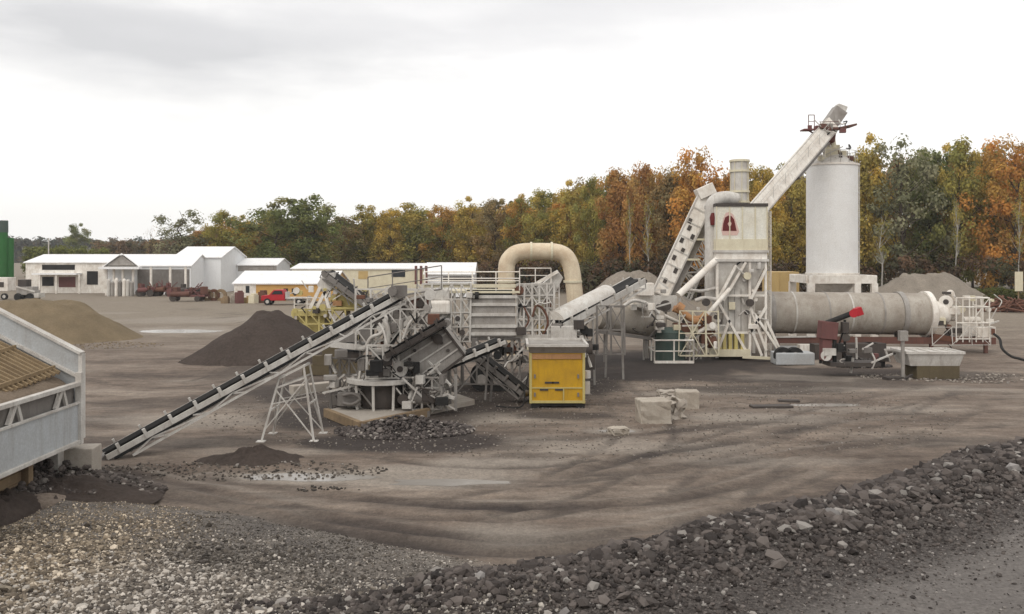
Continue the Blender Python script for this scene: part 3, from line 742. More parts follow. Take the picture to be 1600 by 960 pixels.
sl = bpy.data.lights.new('sun', 'SUN'); sl.energy = 1.0; sl.angle = math.radians(45); sl.color = (1.0,0.95,0.88)
so = bpy.data.objects.new('sun', sl); COL.objects.link(so)
d = Vector((math.sin(SUN_AZ)*math.cos(SUN_EL), math.cos(SUN_AZ)*math.cos(SUN_EL), math.sin(SUN_EL)))
so.rotation_euler = d.to_track_quat('Z', 'Y').to_euler(); so.location = d*80
cam = bpy.data.cameras.new('camera'); co = bpy.data.objects.new('camera', cam); COL.objects.link(co)
co.location = (0,0,H0); co.rotation_euler = (math.radians(90),0,0)
cam.sensor_width = 36; cam.lens = 36*F/1600; cam.shift_y = -(480-HZ)/1600; cam.clip_end = 6000; cam.clip_start = 0.1
SC.camera = co
SC.view_settings.view_transform = 'Standard'; SC.view_settings.look = 'None'; SC.view_settings.exposure = 0.36; SC.view_settings.gamma = 1
SC.cycles.max_bounces = 6; SC.cycles.diffuse_bounces = 4; SC.cycles.transmission_bounces = 2; SC.cycles.use_denoising = True

hz_me = MB(); hz_me.box((0, 720, 34), (2700, 1700, 76)); hm_, nt, b = new_mat('thin_air')
nt.nodes.remove(b); pv = N(nt, 'ShaderNodeVolumePrincipled'); pv.inputs['Density'].default_value = 0.00024; pv.inputs['Color'].default_value = (0.93,0.94,0.96,1)
nt.links.new(pv.outputs[0], nt.nodes['Material Output'].inputs['Volume'])
hz_o = hz_me.build('haze', hm_); hz_o['kind'] = 'stuff'; hz_o['label'] = 'thin pale haze lying over the whole yard and wood'; hz_o['category'] = 'haze'
SC.cycles.volume_bounces = 0
# ================================================================== helpers for machinery
def rail(mb, pts, h=1.05, step=1.5, r=0.028, mid=True):
    pts = [Vector(p) for p in pts]; up = Vector((0,0,1))
    for a, b_ in zip(pts[:-1], pts[1:]):
        L = (b_-a).length; n = max(1, round(L/step))
        for i in range(n+1):
            p = a.lerp(b_, i/n); mb.tube(p, p+up*h, r, n=5)
        mb.tube(a+up*h, b_+up*h, r, n=5)
        if mid: mb.tube(a+up*h*.52, b_+up*h*.52, r*.8, n=5)
def ladder(mb, p0, p1, w=0.45, side=(1,0,0)):
    p0, p1, s = Vector(p0), Vector(p1), Vector(side).normalized()*w/2
    mb.bar(p0-s, p1-s, .05); mb.bar(p0+s, p1+s, .05)
    n = int((p1-p0).length/0.3)
    for i in range(1, n): p = p0.lerp(p1, i/n); mb.tube(p-s, p+s, .016, n=5)
def lattice(mb, a0, a1, b0, b1, n, w=0.05):
    a0, a1, b0, b1 = map(Vector, (a0,a1,b0,b1))
    for i in range(n):
        p, q = a0.lerp(a1, i/n), a0.lerp(a1, (i+1)/n); r_, s_ = b0.lerp(b1, i/n), b0.lerp(b1, (i+1)/n)
        mb.bar(p, s_, w) if i % 2 else mb.bar(r_, q, w)
        mb.bar(q, s_, w)
def curve_pts(pts, n=8):          # Catmull-Rom through control points
    P = [Vector(p) for p in pts]; P = [P[0]*2-P[1]]+P+[P[-1]*2-P[-2]]; out = []
    for i in range(1, len(P)-2):
        for k in range(n):
            t = k/n; a, b_, c, d = P[i-1], P[i], P[i+1], P[i+2]
            out.append(0.5*((2*b_)+(c-a)*t+(2*a-5*b_+4*c-d)*t*t+(3*b_-a-3*c+d)*t**3))
    out.append(P[-2]); return out
def belt_conveyor(name, label, p0, p1, width, frame_mat, group=None, nidler=12, depth=0.3, truss=0.0, cat='conveyor', hood=None, side=None):
    p0, p1 = Vector(p0), Vector(p1); d = (p1-p0); L = d.length; d.normalize()
    lat = d.cross(Vector((0,0,1))).normalized(); up = lat.cross(d).normalized()   # lat points to the right of travel
    if lat.y > 0: lat = -lat                                                        # towards the viewer side
    t = thing(name, label, cat, (p0.x, p0.y, gz(p0.x, p0.y)), group)
    h = width/2
    mb = MB()
    for s, lift in ((1, 0), (-1, 0.06)):
        mb.bar(p0+lat*s*(h+.05)+up*(lift-depth*.35), p1+lat*s*(h+.05)+up*(lift-depth*.35), .07, depth, up)
    n = max(4, int(L/1.3))
    if truss:
        for s in (1,-1):
            o = lat*s*(h+.04); mb.bar(p0.lerp(p1,.06)+o-up*(truss), p1+o-up*truss, .07)
            lattice(mb, p0+o-up*.2, p1+o-up*.2, p0.lerp(p1,.06)+o-up*truss, p1+o-up*truss, n, .045)
    for i in range(n+1): p = p0.lerp(p1, i/n); mb.bar(p-lat*h-up*depth*.6, p+lat*h-up*depth*.6, .06)
    mb.build('frame', frame_mat, t)
    mb = MB(); K = 3
    prof = [(-h, .10), (-h*.45, .0), (h*.45, .0), (h, .10)]
    for (a0, z0), (a1, z1) in zip(prof[:-1], prof[1:]):
        mb.prism([p0+lat*a0+up*z0, p1+lat*a0+up*z0, p1+lat*a1+up*z1, p0+lat*a1+up*z1], -up*.03)
    mb.bar(p0-up*.26, p1-up*.26, width*.9, .02, up)
    mb.build('belt', M['black'], t)
    for nm, p in (('tail_pulley', p0), ('head_pulley', p1)):
        mb = MB(); mb.tube(p-lat*h*.95-up*.12, p+lat*h*.95-up*.12, .15, n=14); mb.build(nm, M['midgrey'], t)
    for i in range(nidler):
        p = p0.lerp(p1, (i+.5)/nidler); mb = MB()
        mb.bar(p+lat*(h+.10)-up*.12, p+lat*(h+.10)+up*.20, .10, .10, d)
        mb.bar(p-lat*(h+.07), p-lat*(h+.07)+up*.22, .07, .07, d)
        mb.tube(p-lat*h-up*.06, p+lat*h-up*.06, .05, n=8)
        mb.build('idler', frame_mat, t)
    return t, lat, up, d

# ================================================================== FEED BIN (left foreground)
cx_, cy_ = -11.7, 24.0
bin_ = thing('feed_bin', 'big pale grey steel aggregate feed bin cut off by the left edge', 'feed bin', (cx_-1.6, 21.5, gz(cx_-1.6, 21.5)))
mb = MB(); mb.box((cx_-.04, 19.0, 1.845), (.08, 9.98, 1.05))
mb.build('side_panel', M['binblue'], bin_, bevel=.012)
mb = MB(); mb.box((cx_-.16, 19.0, 2.56), (.06, 9.9, .50)); mb.build('side_strip', M['midgrey'], bin_)
mb = MB(); mb.box((cx_-.02, 18.98, 2.86), (.17, 9.98, .11)); mb.box((cx_+.015, 19.0, 2.35), (.07, 9.94, .07)); mb.box((cx_+.0, 19.0, 1.30), (.14, 9.94, .1))
mb.build('top_rail', M['lightgrey'], bin_, bevel=.01)
for yy in (23.0, 20.85, 18.4):
    mb = MB(); mb.bar((cx_-.05, yy-.18, 2.36), (cx_-.05, yy+.12, 2.83), .09, .12); mb.bar((cx_-.03, yy+.35, 2.36), (cx_-.03, yy+.16, 2.83), .06, .1)
    mb.build('gusset', M['lightgrey'], bin_)
mb = MB(); mb.box((cx_+.005, 23.98, 2.2), (.17, .14, 1.94)); mb.build('corner_post', M['lightgrey'], bin_, bevel=.01)
mb = MB()
def wl(x): return 3.63+(cx_-x)*.52
mb.prism([(cx_,24.07,1.3),(cx_,24.07,3.63),(cx_-3.4,24.07,wl(cx_-3.4)),(cx_-5.5,24.07,wl(cx_-3.4)),(cx_-5.5,24.07,1.3)], (0,.16,0))
mb.build('end_wall', M['binblue'], bin_, bevel=.01)
mb = MB(); mb.bar((cx_+.01,24.13,3.665),(cx_-3.4,24.13,wl(cx_-3.4)+.03),.26,.07); mb.bar((cx_-3.4,24.13,wl(cx_-3.4)+.03),(cx_-5.5,24.13,wl(cx_-3.4)+.03),.26,.07)
mb.bar((cx_,24.02,3.02),(cx_-3.4,24.02,wl(cx_-3.4)-.62),.1,.08); mb.box((cx_-.01,24.15,2.5),(.1,.2,2.3))
mb.build('wall_cap', M['lightgrey'], bin_)
mb = MB(); mb.prism([(cx_-5.5,14,1.3),(cx_-5.5,24.05,1.3),(cx_-5.5,24.05,5.2),(cx_-5.5,14,5.2)], (-.1,0,0)); mb.build('back_wall', M['binblue'], bin_)
# grizzly: bars sloping with the end wall
mb = MB()
for i in range(15):
    f = i/14; yy = 23.75-f*2.5; dz = -f*.28; x0 = cx_-.42-f*.35
    mb.bar((x0, yy, 3.02+.52*.3+dz), (cx_-5.3, yy, 3.02+.52*5.1+dz-f*.4), .075, .09)
for k in range(5):
    xk = cx_-.6-k*1.05; mb.bar((xk, 23.85, wl(xk)-.62), (xk-.3, 21.2, wl(xk)-.86), .06, .10)
mb.build('grizzly_bars', M['grate'], bin_)
mb = MB(); mb.prism([(cx_-.25,14.2,2.4),(cx_-.25,24.0,2.4),(cx_-5.4,24.0,4.3),(cx_-5.4,14.2,4.3)], (0,0,-.05)); mb.build('hopper_plate', M['dark'], bin_)
mb = MB(); mb.box((cx_-.5, 23.7, .62), (.3,.3,1.36)); mb.box((cx_-.5, 19.5, .9), (.3,.3,.9)); mb.parts('leg', M['lightgrey'], bin_)
# sand lying in the bin
n = 40; V = []; idx = []
for j in range(n):
    for i in range(n):
        u, v = i/(n-1), j/(n-1); X = cx_-.24-u*4.9; Yy = 14.3+v*(9.6)
        Z = 2.50+u*1.15+.42*sstep(.55,.9,1-abs(u-.12)*2)*(.35+.65*v)+.12*float(fbm(np.array([X*1.3]),np.array([Yy*1.3]),7,3)[0])-.45*sstep(.72,1,v)*sstep(.1,.5,u)
        V.append((X-cx_, Yy-19, Z-2.5))
for j in range(n-1):
    for i in range(n-1): a = j*n+i; idx += [a, a+n, a+n+1, a+1]
ob = bpy.data.objects.new('bin_sand', raw_mesh('bin_sand', V, idx, 4, M['binsand'], True)); COL.objects.link(ob); ob.location = (cx_, 19, 2.5)
tag(ob, 'brown sandy aggregate lying inside the pale grey feed bin', 'aggregate', kind='stuff')
mb = MB(); mb.box((-11.75,24.3,.55), (.75,.7,1.1), .1); tag(mb.build('concrete_block', M['concrete'], None, bevel=.03), 'grey concrete block under the corner of the feed bin beside the conveyor tail', 'concrete block')
mb = MB()
for k in range(3): mb.box((-12.35, 20.6, .55+k*.26), (.24, 3.6, .25), .03)
mb.box((-12.2,22.3,.7),(.22,.22,1.0)); mb.box((-12.18,20.4,.7),(.18,.22,1.0))
tag(mb.build('retaining_wall', M['timber'], None, bevel=.015), 'low tan timber retaining wall under the feed bin', 'retaining wall')

# ================================================================== LONG BELT CONVEYOR
p0 = W(163,716,27.6)+Vector((0,0,.12)); p1 = W(622,458,33.0)
t, lat, up, d = belt_conveyor('belt_conveyor', 'long inclined light grey belt conveyor on trestle legs rising to the crusher', p0, p1, .50, M['lightgrey'], nidler=13, depth=.17, truss=.40)
mid0, mid1 = p0.lerp(p1,.56), p0.lerp(p1,.66)
trest = MB(); zt = mid0.z-.75
c = p0.lerp(p1,.605)
legs = {}
for sx, dx0, dx1 in ((-1,-.42,-.95),(1,.42,.85)):
    for sy in (-1,1):
        a = Vector((c.x+dx0, c.y+sy*.42, c.z-.72+dx0*.5)); b_ = Vector((c.x+dx1, c.y+sy*.75, gz(c.x+dx1, c.y+sy*.75)-.05))
        legs[(sx,sy)] = (a,b_); mb = MB(); mb.bar(a, b_, .055); mb.box(b_+Vector((0,0,.06)), (.28,.28,.03)); mb.parts('leg', M['lightgrey'], t)
mb = MB()
for sy in (-1,1):
    (a0,b0),(a1,b1) = legs[(-1,sy)], legs[(1,sy)]
    mb.bar(a0, a1, .08); mb.bar(a0.lerp(b0,.15), a1.lerp(b1,.15), .06)
    mb.bar(a0.lerp(b0,.18), a1.lerp(b1,.93), .035); mb.bar(a1.lerp(b1,.18), a0.lerp(b0,.80), .035)
    mb.bar(a0.lerp(b0,.4), a1.lerp(b1,.4), .03)
for sx in (-1,1):
    (a0,b0),(a1,b1) = legs[(sx,-1)], legs[(sx,1)]; mb.bar(a0,a1,.07); mb.bar(a0.lerp(b0,.5), a1.lerp(b1,.5), .05); mb.bar(a0.lerp(b0,.1), a1.lerp(b1,.9), .04)
mb.parts('trestle_brace', M['lightgrey'], t)
mb = MB(); mb.box(p1+Vector((.1,-.48,.1)), (.5,.35,.4), .5); mb.tube(p1+Vector((-.1,-.5,.1)), p1+Vector((-.1,-.9,.1)), .17); mb.parts('drive_motor', M['midgrey'], t)

# ================================================================== CRUSHER
slab = [G(514,650), G(568,672), G(742,634), G(690,616)]
mb = MB(); mb.prism([p+Vector((0,0,-.1)) for p in slab], (0,0,.36))
sl_ = tag(mb.build('concrete_slab', M['concrete'], None, bevel=.02), 'pale concrete slab with timber edge under the crusher', 'slab')
mb = MB(); z = Vector((0,0,.15)); mb.bar(slab[1]+z+Vector((0,-.14,0)), slab[1].lerp(slab[2],.55)+z+Vector((0,-.14,0)), .2, .36); mb.bar(slab[0]+z+Vector((-.1,-.1,0)), slab[1]+z+Vector((-.1,-.1,0)), .2, .33)
mb.build('timber_edge', M['timber'], sl_, bevel=.012)
CY = 35.6; K = CY/F
C0 = W(597,640,CY); C0.z = .26
cr = thing('crusher', 'grey cone crusher tower on round platform beside the long conveyor', 'crusher', C0)
def CP(px, py, dy=0.0): return W(px, py, CY+dy)
mb = MB()
for dy in (-1.0, 1.0): mb.bar(CP(520,648,dy), CP(672,648,dy), .24, .3)
for px in (528,560,600,640,668): mb.bar(CP(px,646,-1.1), CP(px,646,1.1), .14, .16)
mb.build('skid', M['midgrey'], cr)
zp = CP(0,592).z
mb = MB(); cc = Vector((C0.x, CY, zp))
mb.ring(cc, (0,0,1), 1.42, 1.15, .16, 40); mb.tube(cc+Vector((0,0,-.06)), cc+Vector((0,0,.04)), 1.16, n=36); mb.build('platform', M['lightgrey'], cr)
mb = MB(); mb.path([cc+Vector((0,0,-1.05)), cc+Vector((0,0,-.6)), cc+Vector((0,0,-.3)), cc+Vector((0,0,-.06))], [.95,1.05,.92,1.0], 30); mb.build('bowl', M['dark'], cr)
for k in range(10):
    a = 6.283*(k+.3)/10; e = Vector((math.cos(a), math.sin(a), 0)); mb = MB(); mb.bar(cc+e*1.28+Vector((0,0,-.05)), cc+e*1.22+Vector((0,0,-1.1)), .10); mb.build('post', M['lightgrey'], cr)
mb = MB()
for k in range(10):
    if k % 3 == 1: continue
    a, a2 = 6.283*(k+.3)/10, 6.283*(k+1.3)/10; e, e2 = Vector((math.cos(a), math.sin(a), 0)), Vector((math.cos(a2), math.sin(a2), 0))
    mb.bar(cc+e*1.28+Vector((0,0,-.15)), cc+e2*1.24+Vector((0,0,-.95)), .05)
mb.parts('brace', M['midgrey'], cr)
mb = MB(); mb.tube(CP(599,592), CP(599,548), .30, n=20); mb.ring(CP(599,552), (0,0,1), .46, .2, .22); mb.ring(CP(599,588), (0,0,1), .55, .2, .14); mb.build('column', M['grey'], cr)
mb = MB(); mb.tube(CP(609,590,-.45), CP(607,548,-.45), .055, n=8); mb.tube(CP(584,590,-.3), CP(590,550,-.3), .045, n=8)
mb.path(curve_pts([CP(612,590,-.6), CP(616,570,-.7), CP(606,545,-.6), CP(600,520,-.4), CP(592,505,-.3)]), .05, 8); mb.parts('pipe', M['lightgrey'], cr)
mb = MB(); f0 = CP(625,577,-.75); mb.tube(f0, f0+Vector((0,.25,0)), .30, n=28); mb.build('flywheel', M['lightgrey'], cr)
mb = MB(); mb.tube(f0+Vector((0,-.05,0)), f0+Vector((0,.02,0)), .12, n=16); mb.build('hub', M['dark'], cr)
mb = MB(); mb.box(CP(548,622,-.6), (.9,.8,.5)); mb.path(curve_pts([CP(536,618,-1.1), CP(552,616,-1.2), CP(562,624,-1.2), CP(550,632,-1.2), CP(536,630,-1.1)]), .06, 8); mb.tube(CP(650,622,-.7), CP(672,622,-.7), .3, n=18); mb.parts('motor', M['midgrey'], cr)
mb = MB(); mb.prism([CP(608,556,-.5), CP(690,508,-.5), CP(726,556,-.5), CP(668,600,-.5)], (0,1.6,0)); mb.build('hopper', M['grey'], cr, bevel=.02)
for f_ in (.25,.5,.75):
    mb = MB(); mb.bar(CP(608+f_*60,556+f_*44,-.54), CP(690+f_*36,508+f_*48,-.54), .06, .07, (0,1,0)); mb.build('hopper_rib', M['lightgrey'], cr)
mb = MB()
for a, b_ in (((608,556),(690,508)),((608,556),(668,600)),((690,508),(726,556)),((726,556),(668,600))): mb.bar(CP(*a,-.56), CP(*b_,-.56), .10, .1, (0,1,0))
mb.build('hopper_rim', M['dark'], cr)
mb = MB()
for a in ((664,522),(676,528),(690,536),(700,548),(648,548),(640,562)): mb.tube(CP(a[0],a[1],-.6), CP(a[0],a[1],-.5), .07, n=10)
mb.tube(CP(684,530,-.65), CP(684,530,-.5), .2, n=20); mb.parts('bolt_flange', M['dark'], cr)
mb = MB()
for px in (612, 668, 712): mb.bar(CP(px,585,-.3), CP(px,642,-.3), .12); mb.bar(CP(px,585,1.0), CP(px,642,1.0), .12)
mb.bar(CP(668,600,-.3), CP(700,642,-.3), .09); mb.bar(CP(640,580,-.3), CP(612,640,-.3), .08); mb.parts('hopper_stand', M['grey'], cr)
# feeder belt on the hopper
belt_conveyor('feeder_conveyor', 'short dark feeder belt above the triangular crusher hopper', CP(604,553,-1.0), CP(696,500,-1.0), .75, M['dark'], nidler=4, depth=.2)
# pile of clattered small gear: discharge below hopper
mb = MB()
rr = random.Random(4)
for k in range(26):
    q = Vector((rr.uniform(636,694), rr.uniform(588,632), 0)); p = CP(q.x, q.y, rr.uniform(-.8,.8)); e = Vector((rr.uniform(-1,1), rr.uniform(-1,1), rr.uniform(-1,1))).normalized()*rr.uniform(.25,.6)
    mb.bar(p-e, p+e, rr.uniform(.05,.12))
for k in range(5): p = CP(rr.uniform(640,690), rr.uniform(595,628), rr.uniform(-.6,.5)); mb.tube(p, p+Vector((0,.15,0)), rr.uniform(.12,.24), n=14)
mb.parts('discharge_gear', M['lightgrey' ], cr)

# ================================================================== VIBRATING SCREEN above the crusher
SY = 37.2
def SP(px, py, dy=0.0): return W(px, py, SY+dy)
vs = thing('vibrating_screen', 'cluttered grey vibrating screen with pipes above the crusher', 'screen', Vector((SP(620,500).x, SY, gz(SP(620,500).x, SY))))
mb = MB(); mb.prism([SP(556,520,-.8), SP(566,494,-.8), SP(664,462,-.8), SP(670,486,-.8)], (0,1.7,0)); mb.build('deck_box', M['grey'], vs, bevel=.015)
mb = MB()
for k in range(7): f = k/6; mb.bar(SP(560+f*104,508-f*36,-.86)+Vector((0,0,-.3)), SP(562+f*104,496-f*34,-.86)+Vector((0,0,.2)), .06)
mb.bar(SP(556,522,-.88), SP(672,486,-.88), .09, .12); mb.bar(SP(564,492,-.88), SP(666,460,-.88), .08, .1); mb.build('rib', M['lightgrey'], vs)
mb = MB()
for k in range(4): p = SP(572+k*28, 502-k*9, -.95); mb.tube(p, p+Vector((0,.12,0)), .16, n=16)
mb.build('bearing', M['dark'], vs)
for px, p1y in ((562,520),(600,505),(640,495),(668,485)):
    for dy in (-.8,.85):
        mb = MB(); mb.bar(SP(px,p1y,dy), SP(px+(4 if px < 610 else -4),632,dy), .10); mb.parts('leg', M['midgrey'], vs)
mb = MB()
mb.bar(SP(562,560,-.8), SP(668,560,-.8), .09); mb.bar(SP(562,560,-.8), SP(600,505,-.8), .06); mb.bar(SP(600,560,-.8), SP(640,495,-.8), .06); mb.bar(SP(640,560,-.8), SP(600,505,-.8), .06); mb.bar(SP(562,600,-.8), SP(640,560,-.8), .06)
mb.parts('brace', M['grey'], vs)
mb = MB(); mb.prism([SP(516,534,-.9), SP(582,541,-.9), SP(582,550,-.9), SP(516,543,-.9)], (0,1.2,0)); mb.build('chute', M['lightgrey'], vs)
mb = MB(); mb.prism([SP(524,548,-.7), SP(566,552,-.7), SP(552,566,-.7), SP(530,562,-.7)], (0,1.0,0)); mb.build('chute_lip', M['dark'], vs)
mb = MB(); mb.box(SP(540,524,-.4), (.9,.8,.5)); mb.box(SP(574,518,-1.0), (.5,.5,.7)); mb.parts('gear_box', M['midgrey'], vs)
mb = MB()
mb.path(curve_pts([SP(570,545,-1.3), SP(580,528,-1.4), SP(596,520,-1.4), SP(604,500,-1.3), SP(598,488,-1.2)]), .075, 9)
mb.path(curve_pts([SP(604,548,-1.4), SP(607,520,-1.5), SP(600,498,-1.5)]), .09, 9)
mb.path(curve_pts([SP(630,530,-1.4), SP(640,505,-1.4), SP(656,492,-1.3)]), .06, 9); mb.parts('pipe', M['lightgrey'], vs)
mb = MB()
for a, b_, w_ in (((612,528),(654,484),.14),((622,534),(662,492),.10),((588,530),(620,500),.09),((560,545),(606,528),.10),((574,505),(586,540),.08),((640,474),(660,520),.07)): mb.bar(SP(*a,-1.15), SP(*b_,-1.15), w_)
mb.parts('strut', M['lightgrey'], vs)
mb = MB(); mb.prism([SP(602,540,-1.0), SP(626,500,-1.0), SP(634,503,-1.0), SP(612,542,-1.0)], (0,.5,0)); mb.prism([SP(560,530,-.9), SP(576,500,-.9), SP(582,503,-.9), SP(570,530,-.9)], (0,.5,0)); mb.prism([SP(575,500,-1.0),SP(604,486,-1.0),SP(606,494,-1.0),SP(580,512,-1.0)],(0,.4,0)); mb.parts('dark_void_skirt', M['black'], vs)  # black skirts put in as the dark, shaded voids between parts
mb = MB(); mb.box(SP(655,474,-.5), (.75,.6,.45), .3); mb.build('guard', M['redbrown'], vs)
mb = MB(); mb.bar(SP(575,470,.9), SP(690,452,.9), .8, .06); rail(mb, [SP(575,470,.5), SP(690,452,.5)], 1.0, 1.0, .025); mb.build('walkway', M['midgrey'], vs)
mb = MB(); ladder(mb, SP(690,620,-.6), SP(672,500,-.6)); mb.build('ladder', M['lightgrey'], vs)

def frame_bay(parent, P, x0, x1, y0, y1, dy0, dy1, nx, ny, seed, mat='lightgrey', w0=.05, w1=.10):
    r = random.Random(seed); mb = MB(); cols_ = [x0+(x1-x0)*i/nx for i in range(nx+1)]; rows_ = [y0+(y1-y0)*j/ny for j in range(ny+1)]
    for dy in (dy0, dy1):
        for x in cols_: mb.bar(P(x, y0, dy), P(x+r.uniform(-2,2), y1, dy), r.uniform(w0,w1))
        for y in rows_: mb.bar(P(x0, y, dy), P(x1, y+r.uniform(-2,2), dy), r.uniform(w0,w1)*.8)
        for i in range(nx):
            for j in range(ny):
                q = r.random()
                if q < .45: mb.bar(P(cols_[i], rows_[j], dy), P(cols_[i+1], rows_[j+1], dy), w0)
                elif q < .8: mb.bar(P(cols_[i+1], rows_[j], dy), P(cols_[i], rows_[j+1], dy), w0)
    for x in (x0, x1):
        for y in (y0, y1): mb.bar(P(x,y,dy0), P(x,y,dy1), w0)
    mb.build('lattice_frame', M[mat], parent)
def fittings(parent, P, x0, x1, y0, y1, dy, n, seed, mats=('midgrey','dark','lightgrey','grey','rust')):
    r = random.Random(seed)
    for k in range(n):
        mb = MB(); p = P(r.uniform(x0,x1), r.uniform(y0,y1), dy+r.uniform(-.3,.5)); m_ = r.choice(mats); q = r.random()
        if q < .35: mb.box(p, (r.uniform(.15,.5), r.uniform(.2,.4), r.uniform(.15,.5)), r.uniform(-.4,.4)); mb.build('housing', M[m_], parent, bevel=.02)
        elif q < .6: mb.tube(p, p+Vector((0,r.uniform(.1,.3),0)), r.uniform(.08,.24), n=16); mb.build('pulley', M[m_], parent)
        elif q < .8:
            e = [p]; 
            for j in range(3): e.append(e[-1]+Vector((r.uniform(-.4,.4), r.uniform(-.15,.1), r.uniform(-.45,.3))))
            mb.path(curve_pts(e, 5), r.uniform(.02,.05), 7); mb.build('hose', M[r.choice(('dark','black','lightgrey'))], parent)
        else: e = Vector((r.uniform(-1,1), r.uniform(-.2,.2), r.uniform(-1,1))).normalized()*r.uniform(.3,.7); mb.bar(p-e, p+e, r.uniform(.05,.1)); mb.build('strut', M['lightgrey'], parent)
frame_bay(vs, SP, 556, 672, 452, 545, -1.25, 1.1, 5, 3, 61)
frame_bay(vs, SP, 640, 704, 540, 632, -1.1, .6, 3, 3, 63, 'grey')
fittings(vs, SP, 556, 680, 455, 545, -1.25, 26, 64); frame_bay(cr, CP, 516, 560, 560, 640, -.2, 1.6, 3, 3, 68, 'midgrey'); frame_bay(cr, CP, 630, 690, 590, 640, -.9, 1.0, 4, 3, 69, 'grey', .035, .085)
fittings(cr, CP, 512, 570, 552, 640, -.6, 22, 66, ('dark','midgrey','dark','grey','lightgrey')); fittings(cr, CP, 628, 698, 575, 636, -1.0, 28, 70, ('dark','midgrey','grey','black','lightgrey'))
fittings(cr, CP, 545, 660, 556, 586, -1.0, 10, 65, ('midgrey','dark','grey','black'))
frame_bay(cr, CP, 574, 622, 540, 592, -.7, .6, 2, 2, 67)
# short discharge conveyor
t, *_ = belt_conveyor('discharge_conveyor', 'short discharge conveyor with pale edge between crusher and yellow box', W(664,580,35.2), W(782,532,37.2), .6, M['lightgrey'], nidler=6, depth=.14)
mb = MB(); mb.bar(W(700,570,36), W(704,632,36), .08); mb.bar(W(764,545,36.8), W(758,625,36.8), .08); mb.bar(W(704,625,36), W(758,560,36.8), .05); mb.parts('stand', M['midgrey'], t)
t, *_ = belt_conveyor('discharge_conveyor', 'dark conveyor sloping down to the left of the yellow box', W(752,556,38.4), W(822,612,37.6), .6, M['midgrey'], nidler=4, depth=.2, truss=.35)
mb = MB(); mb.bar(W(770,578,38), W(766,632,38), .1); mb.bar(W(806,598,38), W(812,632,38), .1); mb.parts('stand', M['midgrey'], t)

# ================================================================== SCREENING TRAILER
TY = 42.0
def TP(px, py, dy=0.0): return W(px, py, TY+dy)
tr = thing('screening_trailer', 'grey ribbed screening trailer with raised walkway behind the yellow box', 'trailer', Vector((TP(760,600).x, TY, 0)))
mb = MB(); mb.box((TP(770,0).x, TY, (TP(0,462).z+TP(0,524).z)/2), (TP(806,0).x-TP(736,0).x, 2.2, TP(0,462).z-TP(0,524).z)); mb.build('body', M['grey'], tr, bevel=.02)
for py in (464,476,492,510,522):
    mb = MB(); mb.bar(TP(734,py,-1.14), TP(808,py,-1.14), .09, .14); mb.build('rib', M['lightgrey'], tr)
mb = MB(); mb.bar(TP(655,530,-.9), TP(868,526,-.9), .16, .22); mb.bar(TP(655,530,.9), TP(868,526,.9), .16, .22)
for px in (668,700,735,790,830,860): mb.bar(TP(px,530,-.9), TP(px,530,.9), .1)
mb.build('chassis', M['lightgrey'], tr)
mb = MB(); mb.box((TP(738,0).x, TY, TP(0,455).z), (TP(812,0).x-TP(664,0).x, 2.3, .10)); mb.bar(TP(664,447,-1.1), TP(806,447,-1.1), .08, .16); mb.build('walkway', M['cream'], tr)
mb = MB(); rail(mb, [TP(664,454,-1.1), TP(812,454,-1.1)], .55, 1.1, .03, False); rail(mb, [TP(664,454,1.1), TP(812,454,1.1)], .9, 1.3, .03); mb.build('hand_rail', M['white'], tr)
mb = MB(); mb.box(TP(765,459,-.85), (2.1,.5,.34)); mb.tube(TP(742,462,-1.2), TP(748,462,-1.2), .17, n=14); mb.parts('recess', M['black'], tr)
mb = MB(); mb.box(TP(685,480,-1.0), (1.15,1.0,.62)); mb.build('tank', M['white'], tr, bevel=.12)
mb = MB()
mb.prism([TP(664,492,-.9), TP(704,492,-.9), TP(704,520,-.9), TP(690,536,-.9), TP(664,520,-.9)], (0,1.6,0)); mb.box(TP(684,463,-.6), (1.2,1.2,.6)); mb.build('end_housing', M['lightgrey'], tr, bevel=.03)
mb = MB()
for px in (710,722,732): mb.bar(TP(px,455,-1.0), TP(px+2,530,-1.0), .10)
mb.bar(TP(706,520,-1.05), TP(734,470,-1.05), .07); mb.box(TP(716,499,-1.1), (.3,.2,.36)); mb.build('post', M['lightgrey'], tr)
mb = MB(); mb.tube(TP(715,498,-1.25), TP(715,498,-1.1), .12, n=14); mb.tube(TP(722,520,-1.25), TP(722,520,-1.1), .14, n=14); mb.parts('motor', M['dark'], tr)
for px in (672,712,800,850):
    for dy in (-.9,.9):
        mb = MB(); mb.bar(TP(px,532,dy), TP(px,602,dy), .13); mb.box(TP(px,601,dy), (.35,.35,.08)); mb.parts('leg', M['grey'], tr)
for px in (752,778):
    for dy in (-1.0,.75):
        p = TP(px,0,dy); p.z = .52; mb = MB(); mb.tube(p, p+Vector((0,.3,0)), .52, n=28); w_ = mb.build('wheel', M['black'], tr)
        mb = MB(); mb.tube(p+Vector((0,-.03,0)), p+Vector((0,.05,0)), .25, n=18); mb.build('rim', M['grey'], w_)
mb = MB()
for a, b_ in (((672,532),(712,600)),((712,532),(672,600)),((800,532),(850,600)),((850,532),(800,600))): mb.bar(TP(*a,-.9), TP(*b_,-.9), .06)
mb.parts('brace', M['grey'], tr)
